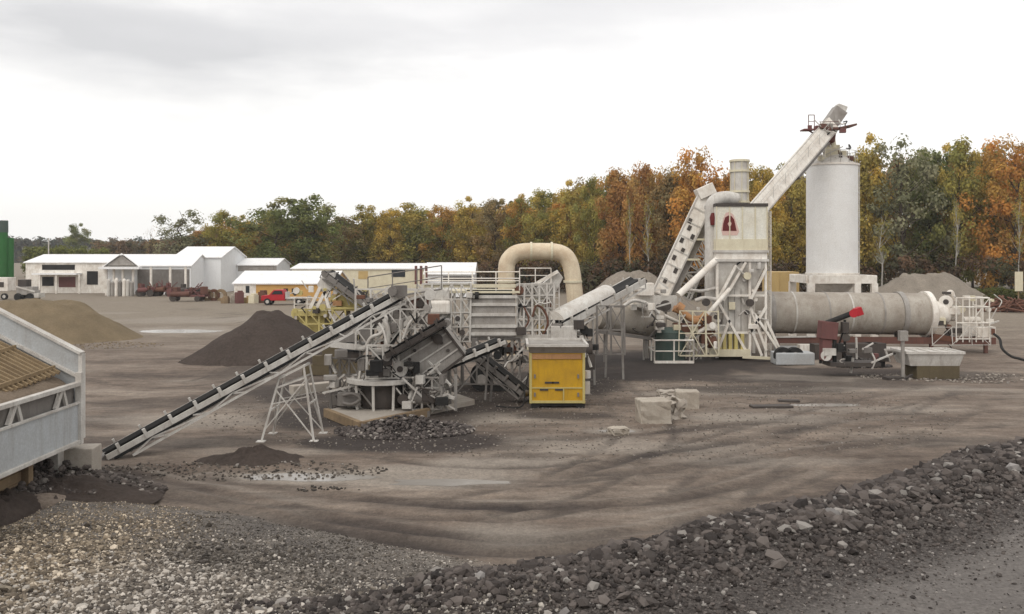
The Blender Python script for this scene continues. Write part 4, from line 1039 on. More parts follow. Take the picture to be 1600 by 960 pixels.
# clutter tower right of the ribbed body
tw = thing('control_tower', 'narrow pale machinery tower crowded with boxes and pipes right of the ribbed trailer', 'tower', Vector((TP(834,600).x, TY+.3, 0)))
mb = MB()
for px in (812,832,852,860):
    for dy in (-.8,.9): mb.bar(TP(px,442,dy), TP(px,602,dy), .10)
for py in (446,470,495,524,548):
    for dy in (-.8,.9): mb.bar(TP(811,py,dy), TP(861,py,dy), .09)
    for px in (812,860): mb.bar(TP(px,py,-.8), TP(px,py,.9), .08)
for a, b_ in (((812,470),(832,446)),((832,524),(860,495)),((812,548),(832,524)),((812,602),(860,548))): mb.bar(TP(*a,-.8), TP(*b_,-.8), .06)
mb.build('frame', M['lightgrey'], tw)
for a, s_, m_ in (((822,484),(.45,.5,.75),'grey'),((843,480),(.5,.5,.9),'cream'),((825,510),(.5,.5,.5),'lightgrey'),((846,515),(.42,.5,.5),'tan'),((822,458),(.5,.6,.4),'grey'),((846,458),(.6,.6,.5),'lightgrey'),((836,538),(.9,.6,.5),'midgrey')):
    mb = MB(); mb.box(TP(*a,-.5), s_); mb.build('cabinet', M[m_], tw, bevel=.02)
mb = MB(); mb.path(curve_pts([TP(848,525,-.9), TP(856,505,-1.0), TP(850,485,-1.0), TP(838,478,-1.0), TP(832,495,-1.0)]), .05, 8); mb.path(curve_pts([TP(816,520,-.9), TP(826,500,-1.0), TP(818,478,-1.0)]), .04, 8); mb.parts('hose', M['rust'], tw)
mb = MB(); mb.prism([TP(838,452,-.4), TP(872,424,-.4), TP(880,434,-.4), TP(862,470,-.4), TP(850,470,-.4)], (0,1.0,0)); mb.build('discharge_hood', M['lightgrey'], tw, bevel=.02)
mb = MB(); mb.bar(TP(826,450,-.55), TP(872,424,-.55), .22, .14); mb.build('hood_edge', M['white'], tw)
mb = MB(); rail(mb, [TP(812,443,-.8), TP(861,443,-.8)], .7, .8, .025); mb.build('hand_rail', M['white'], tw)
mb = MB(); ladder(mb, TP(866,600,-.9), TP(866,445,-.9)); mb.build('ladder', M['lightgrey'], tw)

frame_bay(tr, TP, 660, 736, 444, 535, -1.2, 1.1, 5, 4, 71, 'lightgrey'); frame_bay(tr, TP, 700, 812, 530, 600, -1.0, .9, 5, 2, 72, 'midgrey', .06, .11)
fittings(tr, TP, 662, 735, 450, 535, -1.2, 18, 73, ('lightgrey','grey','dark','white')); fittings(tr, TP, 740, 825, 532, 575, -1.0, 18, 74, ('dark','black','rust','midgrey'))
frame_bay(tw, TP, 808, 866, 444, 535, -.95, 1.0, 5, 5, 75); fittings(tw, TP, 810, 866, 446, 545, -.95, 22, 76, ('lightgrey','grey','cream','dark','rust'))
# ================================================================== YELLOW BOX
YY = 36.3
yb = thing('hopper_box', 'big yellow steel hopper box with grey rim standing on black feet', 'hopper box', Vector((W(870,0,YY).x, YY, gz(W(870,0,YY).x, YY))))
xa, xb = W(828,0,YY).x, W(914,0,YY).x; zb_, zt_ = W(0,630,YY).z, W(0,552,YY).z; xm = (xa+xb)/2; wx = xb-xa
mb = MB(); mb.box((xm, YY+1.0, (zb_+zt_)/2), (wx, 2.0, zt_-zb_)); mb.build('body', M['yellow'], yb, bevel=.03)
mb = MB(); mb.box((xm-.04, YY-.02, zt_-.14), (wx-.22,.05,.2)); mb.build('header', M['orange'], yb)
mb = MB()
for x_ in (xa+.03, xb-.05): mb.box((x_, YY-.015, (zb_+zt_)/2), (.1,.07,zt_-zb_+.02))
mb.box((xm, YY-.012, zb_+.62), (wx,.05,.05)); mb.box((xm+.25, YY-.012, zb_+.3), (.05,.05,.6)); mb.box((xm, YY-.014, zb_+.05), (wx+.03,.06,.1)); mb.build('frame_strip', M['paleyellow'], yb)
mb = MB(); mb.hull8([(xa-.02,YY-.02,zt_),(xb+.02,YY-.02,zt_),(xb+.02,YY+2.02,zt_),(xa-.02,YY+2.02,zt_)], [(xa-.08,YY-.3,zt_+.30),(xb+.06,YY-.3,zt_+.30),(xb+.06,YY+2.3,zt_+.30),(xa-.08,YY+2.3,zt_+.30)]); mb.build('hopper_rim', M['grey'], yb)
mb = MB(); mb.bar((xa-.12,YY-.32,zt_+.34),(xb+.1,YY-.32,zt_+.34),.1,.1); mb.bar((xa-.12,YY+2.32,zt_+.34),(xb+.1,YY+2.32,zt_+.34),.1,.1); mb.bar((xa-.1,YY-.3,zt_+.34),(xa-.1,YY+2.3,zt_+.34),.1,.1); mb.bar((xb+.08,YY-.3,zt_+.34),(xb+.08,YY+2.3,zt_+.34),.1,.1); mb.build('rim_edge', M['lightgrey'], yb)
for a in ((858,598,.36),(850,609,.34),(874,609,.36),(868,598,.3)):
    mb = MB(); mb.box(Vector((W(a[0],0,YY).x, YY-.02, W(0,a[1],YY).z)), (a[2],.03,.075), 0.0); mb.build('vent', M['dark'], yb)
for x_ in (xa+.22, xb-.18):
    for y_ in (YY+.2, YY+1.8):
        mb = MB(); mb.box((x_, y_, zb_/2), (.34,.34,zb_+.1)); mb.build('foot', M['black'], yb)
for x_, z_ in ((xa+.2,zb_+1.1),(xa+.2,zb_+.35),(xb-.28,zb_+1.1),(xb-.28,zb_+.35)):
    mb = MB(); mb.box((x_,YY-.05,z_),(.07,.05,.16)); mb.build('hinge', M['midgrey'], yb)
mb = MB(); mb.path(curve_pts([Vector((xa-.05,YY+.1,zb_+1.2)), Vector((xa-.2,YY,zb_+.6)), Vector((xa-.35,YY-.1,.12)), Vector((xa-1.4,YY+.3,.06))]), .03, 7); mb.build('cable', M['black'], yb)
mb = MB(); mb.box((xm+.15,YY+.1,zb_-.06),(wx-.3,.12,.14)); mb.build('skid', M['black'], yb)
mb = MB(); mb.tube((xb+.12,YY+.5,1.2),(xb+.12,YY+.5,1.5),.16,n=14); mb.box((xb+.14,YY+.5,.8),(.2,.3,.5)); mb.build('junction_box', M['lightgrey'], yb)
# covered chute conveyor
t, lat, up, d = belt_conveyor('covered_conveyor', 'inclined conveyor with white half round cover right of the yellow box', W(868,506,41), W(996,436,47), .8, M['lightgrey'], nidler=6, depth=.3, truss=.5)
a, b_ = W(866,500,41), W(948,458,44.6); mb = MB(); n = 10
for s_ in range(2):
    p = (a, b_)[s_]
    for k in range(n+1):
        th = math.pi*k/n; mb.v.append(p+lat*.52*math.cos(th)+up*.42*math.sin(th))
for k in range(n): mb.face((k, k+1, n+2+k, n+1+k), True)
mb.face(range(n+1)); mb.face(range(n+1, 2*n+2)); mb.build('cover', M['white'], t)
mb = MB()
for px, py, Y in ((885,510,41.6),(915,490,43),(960,468,45)):
    for s_ in (-.4,.4): mb.bar(W(px,py,Y)+lat*s_, Vector((W(px,py,Y)+lat*s_*1.3)[:2]+(0,)) if False else Vector(((W(px,py,Y)+lat*s_*1.3).x,(W(px,py,Y)+lat*s_*1.3).y,0)), .10)
mb.parts('leg', M['grey'], t)
mb = MB(); mb.box(W(880,522,41.2), (1.2,1.0,.8)); mb.box(W(900,528,41.6), (.8,.8,.7)); mb.build('tail_housing', M['lightgrey'], t, bevel=.03)
mb = MB(); mb.tube(W(915,545,41.2), W(925,545,41.2), .35, n=18); mb.box(W(922,565,41.2), (.4,.6,.7)); mb.parts('drive_motor', M['dark'], t)

fittings(t, lambda a,b_,o=0: W(a,b_,41.0+o), 866, 932, 505, 565, 0, 16, 81, ('dark','midgrey','lightgrey','black'))
frame_bay(t, lambda a,b_,o=0: W(a,b_,43.5+o), 890, 975, 478, 555, -.6, .7, 4, 2, 82, 'midgrey')
# ================================================================== DUCT ARCH
AY = 50.0
pts = [W(792,560,AY), W(791,470,AY)] + curve_pts([W(791,425,AY), W(793,410,AY), W(803,398,AY), W(818,393.5,AY), W(845,393,AY), W(868,394,AY), W(883,400,AY), W(891,413,AY), W(895,432,AY)], 5) + [W(899,470,AY), W(902,560,AY)]
da = thing('duct_arch', 'thick cream steel duct bent into an arch, stained with rust', 'duct', Vector((W(846,0,AY).x, AY, 0)))
mb = MB(); mb.path(pts, .47, 20); mb.build('pipe', M['creamduct'], da)
for px, py in ((791,440),(895,440),(830,393),(862,393)):
    mb = MB(); mb.ring(W(px,py,AY), (0,0,1) if py > 400 else (1,0,0), .53, .4, .12, 24); mb.build('flange', M['cream'], da)
for px in (790,903): mb = MB(); mb.box((W(px,0,AY).x, AY, .3), (1.5,1.5,.7)); mb.build('footing', M['concrete'], da)
# ================================================================== MIXING DRUM (left of the tower)
md = thing('mixing_drum', 'short dusty grey drum between the covered conveyor and the slat conveyor', 'drum', Vector((W(975,0,51).x, 51, 0)))
mb = MB(); mb.tube(W(930,492,51), W(1028,506,53), .82, n=32); mb.build('shell', M['drum'], md)
for f in (.1,.85): mb = MB(); p = W(930,492,51).lerp(W(1028,506,53), f); mb.ring(p, W(1028,506,53)-W(930,492,51), .92, .7, .18, 32); mb.build('tyre', M['grey'], md)
mb = MB(); mb.bar(W(932,518,50.2), W(1024,530,52.2), .16, .2); mb.bar(W(945,518,51), W(945,566,51), .15); mb.bar(W(1010,528,52), W(1010,560,52), .15); mb.parts('cradle', M['midgrey'], md)
mb = MB(); mb.prism([W(985,440,50.5), W(1022,446,50.5), W(1022,484,50.5), W(992,480,50.5)], (0,1.6,0)); mb.box(W(1008,452,50.3), (.9,.9,.7)); mb.build('inlet_hood', M['white'], md, bevel=.03)
mb = MB(); mb.path(curve_pts([W(975,478,50), W(990,470,50), W(1010,474,50), W(1030,490,50)]), .1, 8); mb.parts('pipe', M['lightgrey'], md)

# ================================================================== SLAT CONVEYOR (left of the tower)
def slat_conveyor(name, label, p0, p1, w_, h_, mat, nports, group=None):
    p0, p1 = Vector(p0), Vector(p1); t = thing(name, label, 'conveyor', (p0.x, p0.y, 0), group)
    d = (p1-p0).normalized(); lat = d.cross(Vector((0,1,0))).normalized()
    mb = MB(); mb.bar(p0, p1, w_, h_, (0,1,0)); mb.build('casing', mat, t, bevel=.02)
    mb = MB()
    for k in range(nports+1):
        f = (k+.1)/(nports+.2); p = p0.lerp(p1, f); mb.bar(p-lat*(w_/2+.05)+Vector((0,-h_/2-.02,0)), p+lat*(w_/2+.05)+Vector((0,-h_/2-.02,0)), .07, .08)
    mb.bar(p0+lat*(w_/2+.03)+Vector((0,-h_/2,0)), p1+lat*(w_/2+.03)+Vector((0,-h_/2,0)), .07, .1); mb.bar(p0-lat*(w_/2+.03)+Vector((0,-h_/2,0)), p1-lat*(w_/2+.03)+Vector((0,-h_/2,0)), .07, .1)
    mb.build('flange', M['lightgrey'], t)
    return t, d, lat
t, d, lat = slat_conveyor('slat_conveyor', 'steep white slat conveyor with dark openings left of the tower', W(1030,462,55.5), W(1103,306,56.5), .95, .8, M['white'], 7)
for f, o in ((.14,.1),(.26,-.15),(.36,.18),(.45,-.05),(.53,.2),(.6,-.2),(.66,.12),(.72,.24)):
    p = W(1030,462,55.5).lerp(W(1103,306,56.5), f)+lat*o*1.3; mb = MB(); mb.bar(p+Vector((0,-.43,0))-d*.16, p+Vector((0,-.43,0))+d*.16, .22, .05, (0,1,0)); mb.build('opening', M['dark'], t)
mb = MB(); p = W(1104,302,56.4); mb.box(p+Vector((-.1,0,.1)), (1.1,1.1,.7), rot=Matrix.Rotation(math.radians(-25),3,'Y')); mb.build('head_box', M['white'], t, bevel=.03)
for f in (.42,.62):
    p = W(1030,462,55.5).lerp(W(1103,306,56.5), f)-lat*.9; mb = MB(); mb.box(p, (.9,.8,.12)); mb.bar(p+Vector((.3,-.3,-.05)), p+Vector((.8,-.3,-.7)), .07); mb.parts('bracket', M['cream'], t)
mb = MB(); a0, a1 = W(1052,470,57.5), W(1112,342,58); b0, b1 = W(1078,470,57.5), W(1122,370,58)
for o in (0,1.0):
    v = Vector((0,o,0)); mb.bar(a0+v, a1+v, .10); mb.bar(b0+v, b1+v, .10); lattice(mb, a0+v, a1+v, b0+v, b1+v, 9, .07)
mb.build('lattice', M['lightgrey'], t)
mb = MB(); mb.bar(W(1048,462,55.8), W(1108,340,56.8), .4, .5, (0,1,0)); mb.build('side_casing', M['grey'], t)
mb = MB()
for px,py in ((1040,470),(1062,470)): mb.bar(W(px,420,56), Vector((W(px,0,56).x,56,0)), .14)
mb.box(W(1036,474,55.4), (1.5,1.3,1.0)); mb.parts('tail_housing', M['lightgrey'], t)
mb = MB(); mb.tube(W(1040,478,54.6), W(1040,478,54.9), .34, n=20); mb.box(W(1026,482,54.7), (.6,.4,.5)); mb.parts('drive_gear', M['dark'], t)

# ================================================================== BAGHOUSE TOWER
BY = 53.0
def BP(px, py, dy=0.0): return W(px, py, BY+dy)
bt = thing('dust_tower', 'tall cream dust collector tower with dark red emblem standing on legs', 'tower', Vector((BP(1158,0).x, BY+1.4, 0)))
x0, x1 = BP(1118,0).x, BP(1200,0).x
def bbox(mb, px0, px1, py0, py1, y0, y1):
    a, b_ = BP(px0,py0), BP(px1,py1); mb.box(((a.x+b_.x)/2, BY+(y0+y1)/2, (a.z+b_.z)/2), (abs(b_.x-a.x), y1-y0, abs(a.z-b_.z)))
mb = MB(); bbox(mb, 1119,1199, 322,388, 0,2.9); mb.build('upper_box', M['tower'], bt, bevel=.02)
mb = MB(); bbox(mb, 1118,1200, 318,323, -.06,2.96); mb.build('roof_edge', M['dark'], bt)
mb = MB(); bbox(mb, 1118.5,1199.5, 374,391, -.04,2.94); mb.build('stained_band', M['cream'], bt)
mb = MB(); bbox(mb, 1117,1201, 391,395, -.10,3.0); bbox(mb, 1117,1201, 405,409, -.10,3.0); mb.parts('ledge', M['lightgrey'], bt)
mb = MB(); bbox(mb, 1119,1199, 395,405, -.02,2.9); mb.build('lower_band', M['white'], bt)
mb = MB()
for px in (1119.5, 1140, 1160, 1180, 1198.5): bbox(mb, px-.8, px+.8, 323,374, -.05,.02)
mb.parts('stiffener', M['cream'], bt)
mb = MB(); a, b_ = BP(1119,409), BP(1170,409); mb.hull8([(BP(1128,0).x,BY+.6,BP(0,500).z),(BP(1160,0).x,BY+.6,BP(0,500).z),(BP(1160,0).x,BY+2.0,BP(0,500).z),(BP(1128,0).x,BY+2.0,BP(0,500).z)],
   [(x0+.05,BY+.05,BP(0,409).z),(x1-.05,BY+.05,BP(0,409).z),(x1-.05,BY+2.8,BP(0,409).z),(x0+.05,BY+2.8,BP(0,409).z)]); mb.parts('hopper', M['lightgrey'], bt)
mb = MB(); bbox(mb, 1133,1171, 412,556, .35,2.2); mb.build('service_panel', M['lightgrey'], bt, bevel=.02)
mb = MB()
for px in (1140,1150,1160): bbox(mb, px-.5, px+.5, 414,552, .31,.36)
mb.parts('panel_rib', M['grey'], bt)
for px in (1121,1172,1197):
    for dy in (.1,2.7):
        mb = MB(); bbox(mb, px-1.9, px+1.9, 409, 560, dy-.08, dy+.08); mb.build('leg', M['white'], bt)
mb = MB()
for a, b_ in (((1121,470),(1150,415)),((1130,470),(1165,410)),((1121,470),(1165,548)),((1172,480),(1197,548)),((1172,510),(1190,556)),((1178,490),(1222,555)),((1197,500),(1222,555)),((1172,520),(1197,480)),((1121,548),(1140,500)),((1172,470),(1197,420))):
    mb.bar(BP(*a,.0), BP(*b_,.0), .15)
for py in (462,520): mb.bar(BP(1121,py,.1), BP(1197,py,.1), .12); mb.bar(BP(1197,py,.1), BP(1197,py,2.7), .12); mb.bar(BP(1121,py,.1), BP(1121,py,2.7), .12)
mb.parts('brace', M['white'], bt)
mb = MB(); mb.tube(BP(1112,470,1.0), BP(1112,330,1.0), .42, n=22); mb.path(curve_pts([BP(1112,332,1.0), BP(1113,320,1.0), BP(1120,312,1.0), BP(1135,309,1.2), BP(1150,312,1.4)]), .40, 18); mb.build('side_duct', M['lightgrey'], bt)
mb = MB(); mb.path([BP(1114,352,.53), BP(1114,340,.53), BP(1114,333,.55)], [.15,.2,.1], 10); mb.build('stained_hatch', M['emblem'], bt)
# emblem: dark red rounded triangle on a faded halo, with a pale eye
def emb(poly, dy, th, mat, name): mb = MB(); mb.prism([BP(a, b_, dy) for a, b_ in poly], (0, th, 0)); mb.build(name, mat, bt)
emb([(1129,368),(1152,368),(1155,362),(1150,346),(1146,336),(1140,331),(1134,333),(1130,342),(1127,360)], -.012, .012, M['emblempink'], 'emblem_halo')
emb([(1129,361),(1151,361),(1150,356),(1147,343),(1143,338),(1138,337),(1133,340),(1130,350)], -.026, .013, M['emblem'], 'emblem')
emb([(1139,354),(1142,353),(1143,349),(1141,346),(1139,347),(1137,350)], -.04, .013, M['emblempink'], 'emblem_eye')
mb = MB(); mb.tube(BP(1155.5,322,2.0), BP(1155.5,250,2.0), .54, n=28); mb.build('exhaust_stack', M['lightgrey'], bt)
mb = MB()
for py in (252,268,300,316): mb.ring(BP(1155.5,py,2.0), (0,0,1), .62, .5, .12, 28)
for k in range(8): a = 6.283*k/8; e = Vector((math.cos(a)*.57, math.sin(a)*.57, 0)); mb.bar(BP(1155.5,320,2.0)+e, BP(1155.5,252,2.0)+e, .04)
mb.build('stack_ring', M['cream'], bt)
mb = MB(); rail(mb, [BP(1119,319,.05), BP(1199,319,.05), BP(1199,319,2.8)], .9, 1.0, .02); mb.build('hand_rail', M['lightgrey'], bt) if False else None
mb = MB(); ladder(mb, BP(1203,556,.6), BP(1203,330,.6), .4, (0,1,0)); mb.build('ladder', M['white'], bt)
mb = MB(); bbox(mb, 1117,1171, 546,557, -.2,2.9); mb.build('base_beam', M['cream'], bt)
mb = MB()
for px in (1124,1132,1141,1150,1160): bbox(mb, px-2.6, px+2.6, 522,546, -.05,.3)
mb.parts('stained_panel', M['paleyellow'], bt)
mb = MB(); mb.tube(BP(1060,462,-1.2), BP(1122,404,.2), .20, n=16); mb.tube(BP(1098,500,-1.0), BP(1140,452,-.3), .13, n=14); mb.parts('chute_pipe', M['white'], bt)
mb = MB(); mb.path(curve_pts([BP(1086,470,-.6), BP(1100,466,-.6), BP(1118,468,-.4)]), .12, 10); mb.path(curve_pts([BP(1070,452,.3), BP(1095,455,.3), BP(1120,450,.3)]), .10, 10)
mb.path(curve_pts([BP(1118,485,-.5), BP(1106,500,-.7), BP(1108,530,-.8), BP(1098,545,-.8)]), .08, 10); mb.parts('pipe', M['lightgrey'], bt)
# ---- equipment at the foot of the tower
eq = thing('burner_pump', 'orange and rusty pump piping at the foot of the tower', 'pump', Vector((BP(1085,0,-1).x, BY-1, 0)))
mb = MB(); mb.path(curve_pts([BP(1052,482,-1), BP(1066,488,-1), BP(1080,498,-1), BP(1095,498,-1), BP(1104,490,-1)]), .20, 12); mb.tube(BP(1058,478,-1), BP(1066,484,-1), .3, n=16); mb.tube(BP(1082,502,-1.2), BP(1098,502,-1.2), .17, n=12); mb.parts('pipe', M['orange'], eq)
mb = MB(); mb.box(BP(1074,512,-.8), (1.6,.8,.5)); mb.box(BP(1102,515,-.9), (.6,.7,1.6)); mb.tube(BP(1106,535,-1.1), BP(1118,535,-1.1), .35, n=16); mb.parts('housing', M['rust'], eq)
mb = MB()
for px in (1060,1088,1110): mb.bar(BP(px,512,-.8), BP(px,558,-.8), .1)
mb.bar(BP(1058,556,-.8), BP(1118,556,-.8), .12); mb.parts('stand', M['cream'], eq)
mb = MB(); mb.box(BP(1112,512,-1.3), (.7,.4,.3)); mb.tube(BP(1090,520,-1.3), BP(1116,506,-1.3), .12, n=10); mb.parts('valve', M['white'], eq)
mb = MB(); mb.tube(W(1003,477,53), W(1092,519,53.4), .11, n=12); mb.tube(W(1085,516,53.4), W(1112,524,53.6), .15, n=12)
sc_ = thing('feed_pipe', 'slanted white pipe running down in front of the tower foot', 'pipe', Vector((W(1050,0,53).x, 53.2, 0)))
mb.build('tube', M['white'], sc_); mb = MB(); mb.bar(W(1006,480,53), Vector((W(1006,0,53).x,53,0)), .1); mb.bar(W(1095,522,53.4), Vector((W(1095,0,53.4).x,53.4,0)), .1); mb.parts('stand', M['lightgrey'], sc_)
gt = thing('tank', 'dark green round tank inside a white railing before the tower', 'tank', Vector((W(1047,0,52).x, 52, 0)))
mb = MB(); c = Vector((W(1047,0,52.2).x, 52.2, 0)); mb.tube(c+Vector((0,0,.12)), c+Vector((0,0,1.75)), .88, n=30); mb.path([c+Vector((0,0,1.75)), c+Vector((0,0,1.95)), c+Vector((0,0,2.02))], [.88,.6,.1], 30); mb.build('shell', M['darkgreen'], gt)
mb = MB(); z0 = Vector((0,0,.05)); q = [c+Vector((-1.1,-1.15,0)), c+Vector((1.15,-1.15,0)), c+Vector((1.15,1.1,0)), c+Vector((-1.1,1.1,0)), c+Vector((-1.1,-1.15,0))]
rail(mb, [p+z0 for p in q], 1.3, 1.1, .05); mb.bar(q[0]+z0*2, q[1]+z0*2, .14, .14); mb.build('railing', M['white'], gt)
mb = MB(); mb.box(W(1030,508,51.4), (.5,.5,.5)); mb.tube(W(1030,520,51.4), W(1030,500,51.4), .12, n=12); mb.build('cap', M['white'], gt)
mb = MB(); mb.bar(W(1160,558,52.4), W(1240,562,52.0), .25, .14); mb.bar(W(1240,562,52), W(1228,570,50.6), .2, .1); tag(mb.build('curb_beam', M['cream'], None), 'long pale beam lying on the ground before the tower legs', 'beam')

frame_bay(eq, lambda a,b_,o=0: W(a,b_,51.6+o), 1062, 1122, 486, 556, -.3, .9, 3, 2, 91, 'cream'); fittings(eq, lambda a,b_,o=0: W(a,b_,51.6+o), 1056, 1124, 470, 550, 0, 26, 92, ('lightgrey','rust','white','dark','cream'))
fittings(md, lambda a,b_,o=0: W(a,b_,50+o), 985, 1040, 440, 515, 0, 22, 93, ('lightgrey','white','dark','grey'))
fittings(bt, BP, 1120, 1195, 410, 545, -.1, 20, 94, ('white','lightgrey','cream','dark'))
# ================================================================== SILO AND ELEVATOR
SIY = 66.0
def IP(px, py, dy=0.0): return W(px, py, SIY+dy)
si = thing('silo', 'tall pale grey round storage silo on white leg frame', 'silo', Vector((IP(1300,0).x, SIY, 0)))
c = IP(1300,0); R_ = 38.5*SIY/F
def cz(py): return Vector((c.x, SIY, W(0,py,SIY-R_).z))
mb = MB(); mb.path([cz(430), cz(256)], R_, 64, True); mb.build('shell', M['silo'], si)
mb = MB(); mb.ring(cz(255), (0,0,1), R_+.07, R_-.3, .14, 64); mb.ring(cz(429), (0,0,1), R_+.07, R_-.3, .16, 64); mb.parts('rim', M['white'], si)
mb = MB(); mb.path([cz(254), cz(250), cz(238)], [R_*.98, R_*.8, R_*.42], 40); mb.build('roof_cone', M['lightgrey'], si)
mb = MB(); mb.path([cz(430), cz(445), cz(470)], [R_*.97, R_*.9, R_*.3], 40); mb.build('cone', M['lightgrey'], si)
fx0, fx1 = IP(1249,0).x, IP(1351,0).x
mb = MB()
for y_ in (-2.1,2.1):
    mb.box(((fx0+fx1)/2, SIY+y_, W(0,437,SIY-2.1).z), (fx1-fx0, .28, .6))
for x_ in (fx0, fx1): mb.box((x_, SIY, W(0,437,SIY-2.1).z), (.28, 4.2-.3, .58))
mb.build('ring_beam', M['white'], si, bevel=.02)
zl = W(0,443,SIY-2.1).z
for x_ in (fx0+.15, IP(1322,0).x, fx1-.15):
    for y_ in (-2.1,2.1):
        mb = MB(); mb.box((x_, SIY+y_, zl/2), (.45 if x_ not in (fx0+.15,) else .5,.34,zl)); mb.build('leg', M['white'], si)
hc = cz(240); 
mb = MB(); mb.box(hc+Vector((-.3,-.5,.15)), (.9,.7,.8)); mb.box(hc+Vector((.5,-.3,.05)), (.7,.7,.6)); mb.box(hc+Vector((.1,.4,.3)), (1.0,.8,1.1)); mb.tube(hc+Vector((0,0,.3)), hc+Vector((0,0,1.25)), .35, .25, n=18); mb.parts('hatch', M['cream'], si, bevel=.02)
mb = MB(); mb.box(hc+Vector((.1,-.75,.2)), (.28,.05,.3)); mb.box(hc+Vector((1.2,-.3,-.2)), (.45,.45,.4)); mb.box(hc+Vector((-.4,-.1,1.0)), (.5,.5,.4)); mb.parts('hatch_motor', M['redbrown'], si)
for py in (300,345,390):
    mb = MB(); mb.ring(cz(py), (0,0,1), R_+.012, R_-.2, .05, 64); mb.build('seam', M['silo'], si)
mb = MB(); n = 16; pr = [cz(253)+Vector((math.cos(6.283*k/n)*R_*.95, math.sin(6.283*k/n)*R_*.95, 0)) for k in range(n+1)]; rail(mb, pr, .9, 1.2, .022); mb.build('hand_rail', M['lightgrey'], si)
mb = MB(); ladder(mb, IP(1341,480,-.2), IP(1341,256,-.2), .45, (0,1,0)); mb.build('ladder', M['lightgrey'], si)
e0, e1 = W(1178,332,58.5), W(1297,196,64.5)
t, d, lat = slat_conveyor('silo_elevator', 'white inclined slat conveyor climbing from the tower to the silo top', e0, e1, 1.05, .85, M['white'], 12); t_el = t
mb = MB(); mb.bar(e0.lerp(e1,.45)+lat*.65*(1 if lat.x > 0 else -1), e0.lerp(e1,.86)+lat*.65*(1 if lat.x > 0 else -1), .3, .5, (0,1,0)); mb.build('return_casing', M['midgrey'], t)
hp = e1+Vector((.15,0,.35)); mb = MB(); mb.box(hp+d*.45, (.95,1.0,1.3), rot=Matrix.Rotation(math.radians(35),3,'Y')); mb.build('head_box', M['grey'], t, bevel=.03)
mb = MB(); mb.box(hp+d*1.1+Vector((.05,0,.1)), (.7,.8,.9), rot=Matrix.Rotation(math.radians(20),3,'Y')); mb.build('head_cover', M['lightgrey'], t, bevel=.04)
mb = MB(); pz = W(0,203,64.5).z; pa, pb = W(1276,0,64.5).x, W(1332,0,64.5).x
mb.prism([(pa,63.7,pz),(pb-1.0,63.7,pz+.0),(pb,63.7,pz+.28),(pb,65.2,pz+.28),(pa,65.2,pz)][:4], (0,.01,0)) if False else None
mb.bar((pa,64.4,pz-.05),(pb-1.2,64.4,pz),1.5,.16); mb.bar((pb-1.3,64.4,pz),(pb,64.4,pz+.28),1.5,.14)
mb.build('platform', M['redbrown'], t)
mb = MB(); rail(mb, [(pa,63.7,pz),(pb-1.2,63.7,pz+.05)], .45, .9, .022); rail(mb, [(W(1259,0,64).x,63.4,pz-.05),(W(1268,0,64).x,63.4,pz-.05)], .95, .6, .03); mb.build('hand_rail', M['maroon'], t)
mb = MB(); lp = W(1262,210,63.8); mb.box((lp.x,63.8,pz-.12), (.8,1.0,.08)); mb.bar((lp.x,63.8,pz-.12),(lp.x+.9,64.2,pz-.5),.08); mb.box((lp.x+.05,63.5,pz+.0),(.25,.2,.35)); mb.box((lp.x+.85,64.0,pz-.1),(.5,.6,.6)); mb.parts('side_platform', M['maroon'], t)
mb = MB(); mb.tube(e1+Vector((.2,0,-.3)), hc+Vector((-.05,0,1.1)), .26, n=14); mb.build('chute', M['maroon'], t)
mb = MB()
for f in (.3,.62):
    p = e0.lerp(e1,f); mb.bar(p-lat*.5, (p.x+.4, p.y, 5.5 if f < .4 else cz(260).z), .12) if f > .4 else None
rail(mb, [e0.lerp(e1,.05)+Vector((0,-.7,-.3)), e0.lerp(e1,.95)+Vector((0,-.7,-.3))], .7, 1.6, .02); mb.build('walkway_rail', M['lightgrey'], t)
tb_ = MB(); a = W(1225,440,74); tb_.box((a.x, 75, a.z-1.2), (2.4,2.4,4.0)); k_ = tb_.build('container', M['tan'], None, bevel=.03); tag(k_, 'tan steel container standing between the tower and the silo legs', 'container')
tb_ = MB()
for s_ in (-1.15,-.4,.4,1.15): tb_.box((a.x+s_,73.78,a.z-1.2),(.08,.05,3.9))
tb_.parts('rib', M['tan'], k_)

# ================================================================== DRYER DRUM
DY = 57.4
def DP(px, py, dy=0.0): return W(px, py, DY+dy)
dr = thing('dryer_drum', 'long horizontal weathered grey dryer drum with burner on its right end', 'dryer drum', Vector((DP(1330,0).x, DY, 0)))
a, b_ = DP(1172,488), DP(1448,491); R_ = 32.5*DY/F
mb = MB(); mb.tube(a, b_, R_, n=56); mb.build('shell', M['drum'], dr)
for px, w_, m_ in ((1205,.16,'grey'),(1240,.05,'lightgrey'),(1290,.05,'grey'),(1325,.05,'lightgrey'),(1372,.05,'grey'),(1405,.16,'grey')):
    mb = MB(); mb.ring(a.lerp(b_, (px-1178)/270), (1,0,0), R_+(.09 if w_ > .1 else .025), R_-.1, w_*2, 56); mb.build('band', M[m_], dr)
mb = MB(); mb.ring(DP(1446,491), (1,0,0), R_+.14, R_-.4, .34, 48); mb.path([DP(1447,491), DP(1456,491)], [R_+.05, R_*.8], 40); mb.build('end_ring', M['white'], dr)
mb = MB(); mb.tube(DP(1455,490), DP(1478,490), .85, .7, n=32); mb.tube(DP(1478,490), DP(1492,490), .5, n=24); mb.build('burner', M['white'], dr)
mb = MB(); mb.tube(DP(1478,472,-.55), DP(1478,472,.5), .42, n=26); mb.box(DP(1487,486,-.3), (.7,.9,.4)); mb.path(curve_pts([DP(1478,462,-.1), DP(1486,457,-.1), DP(1490,470,-.1)]), .16, 12); mb.build('blower', M['white'], dr, bevel=.02)
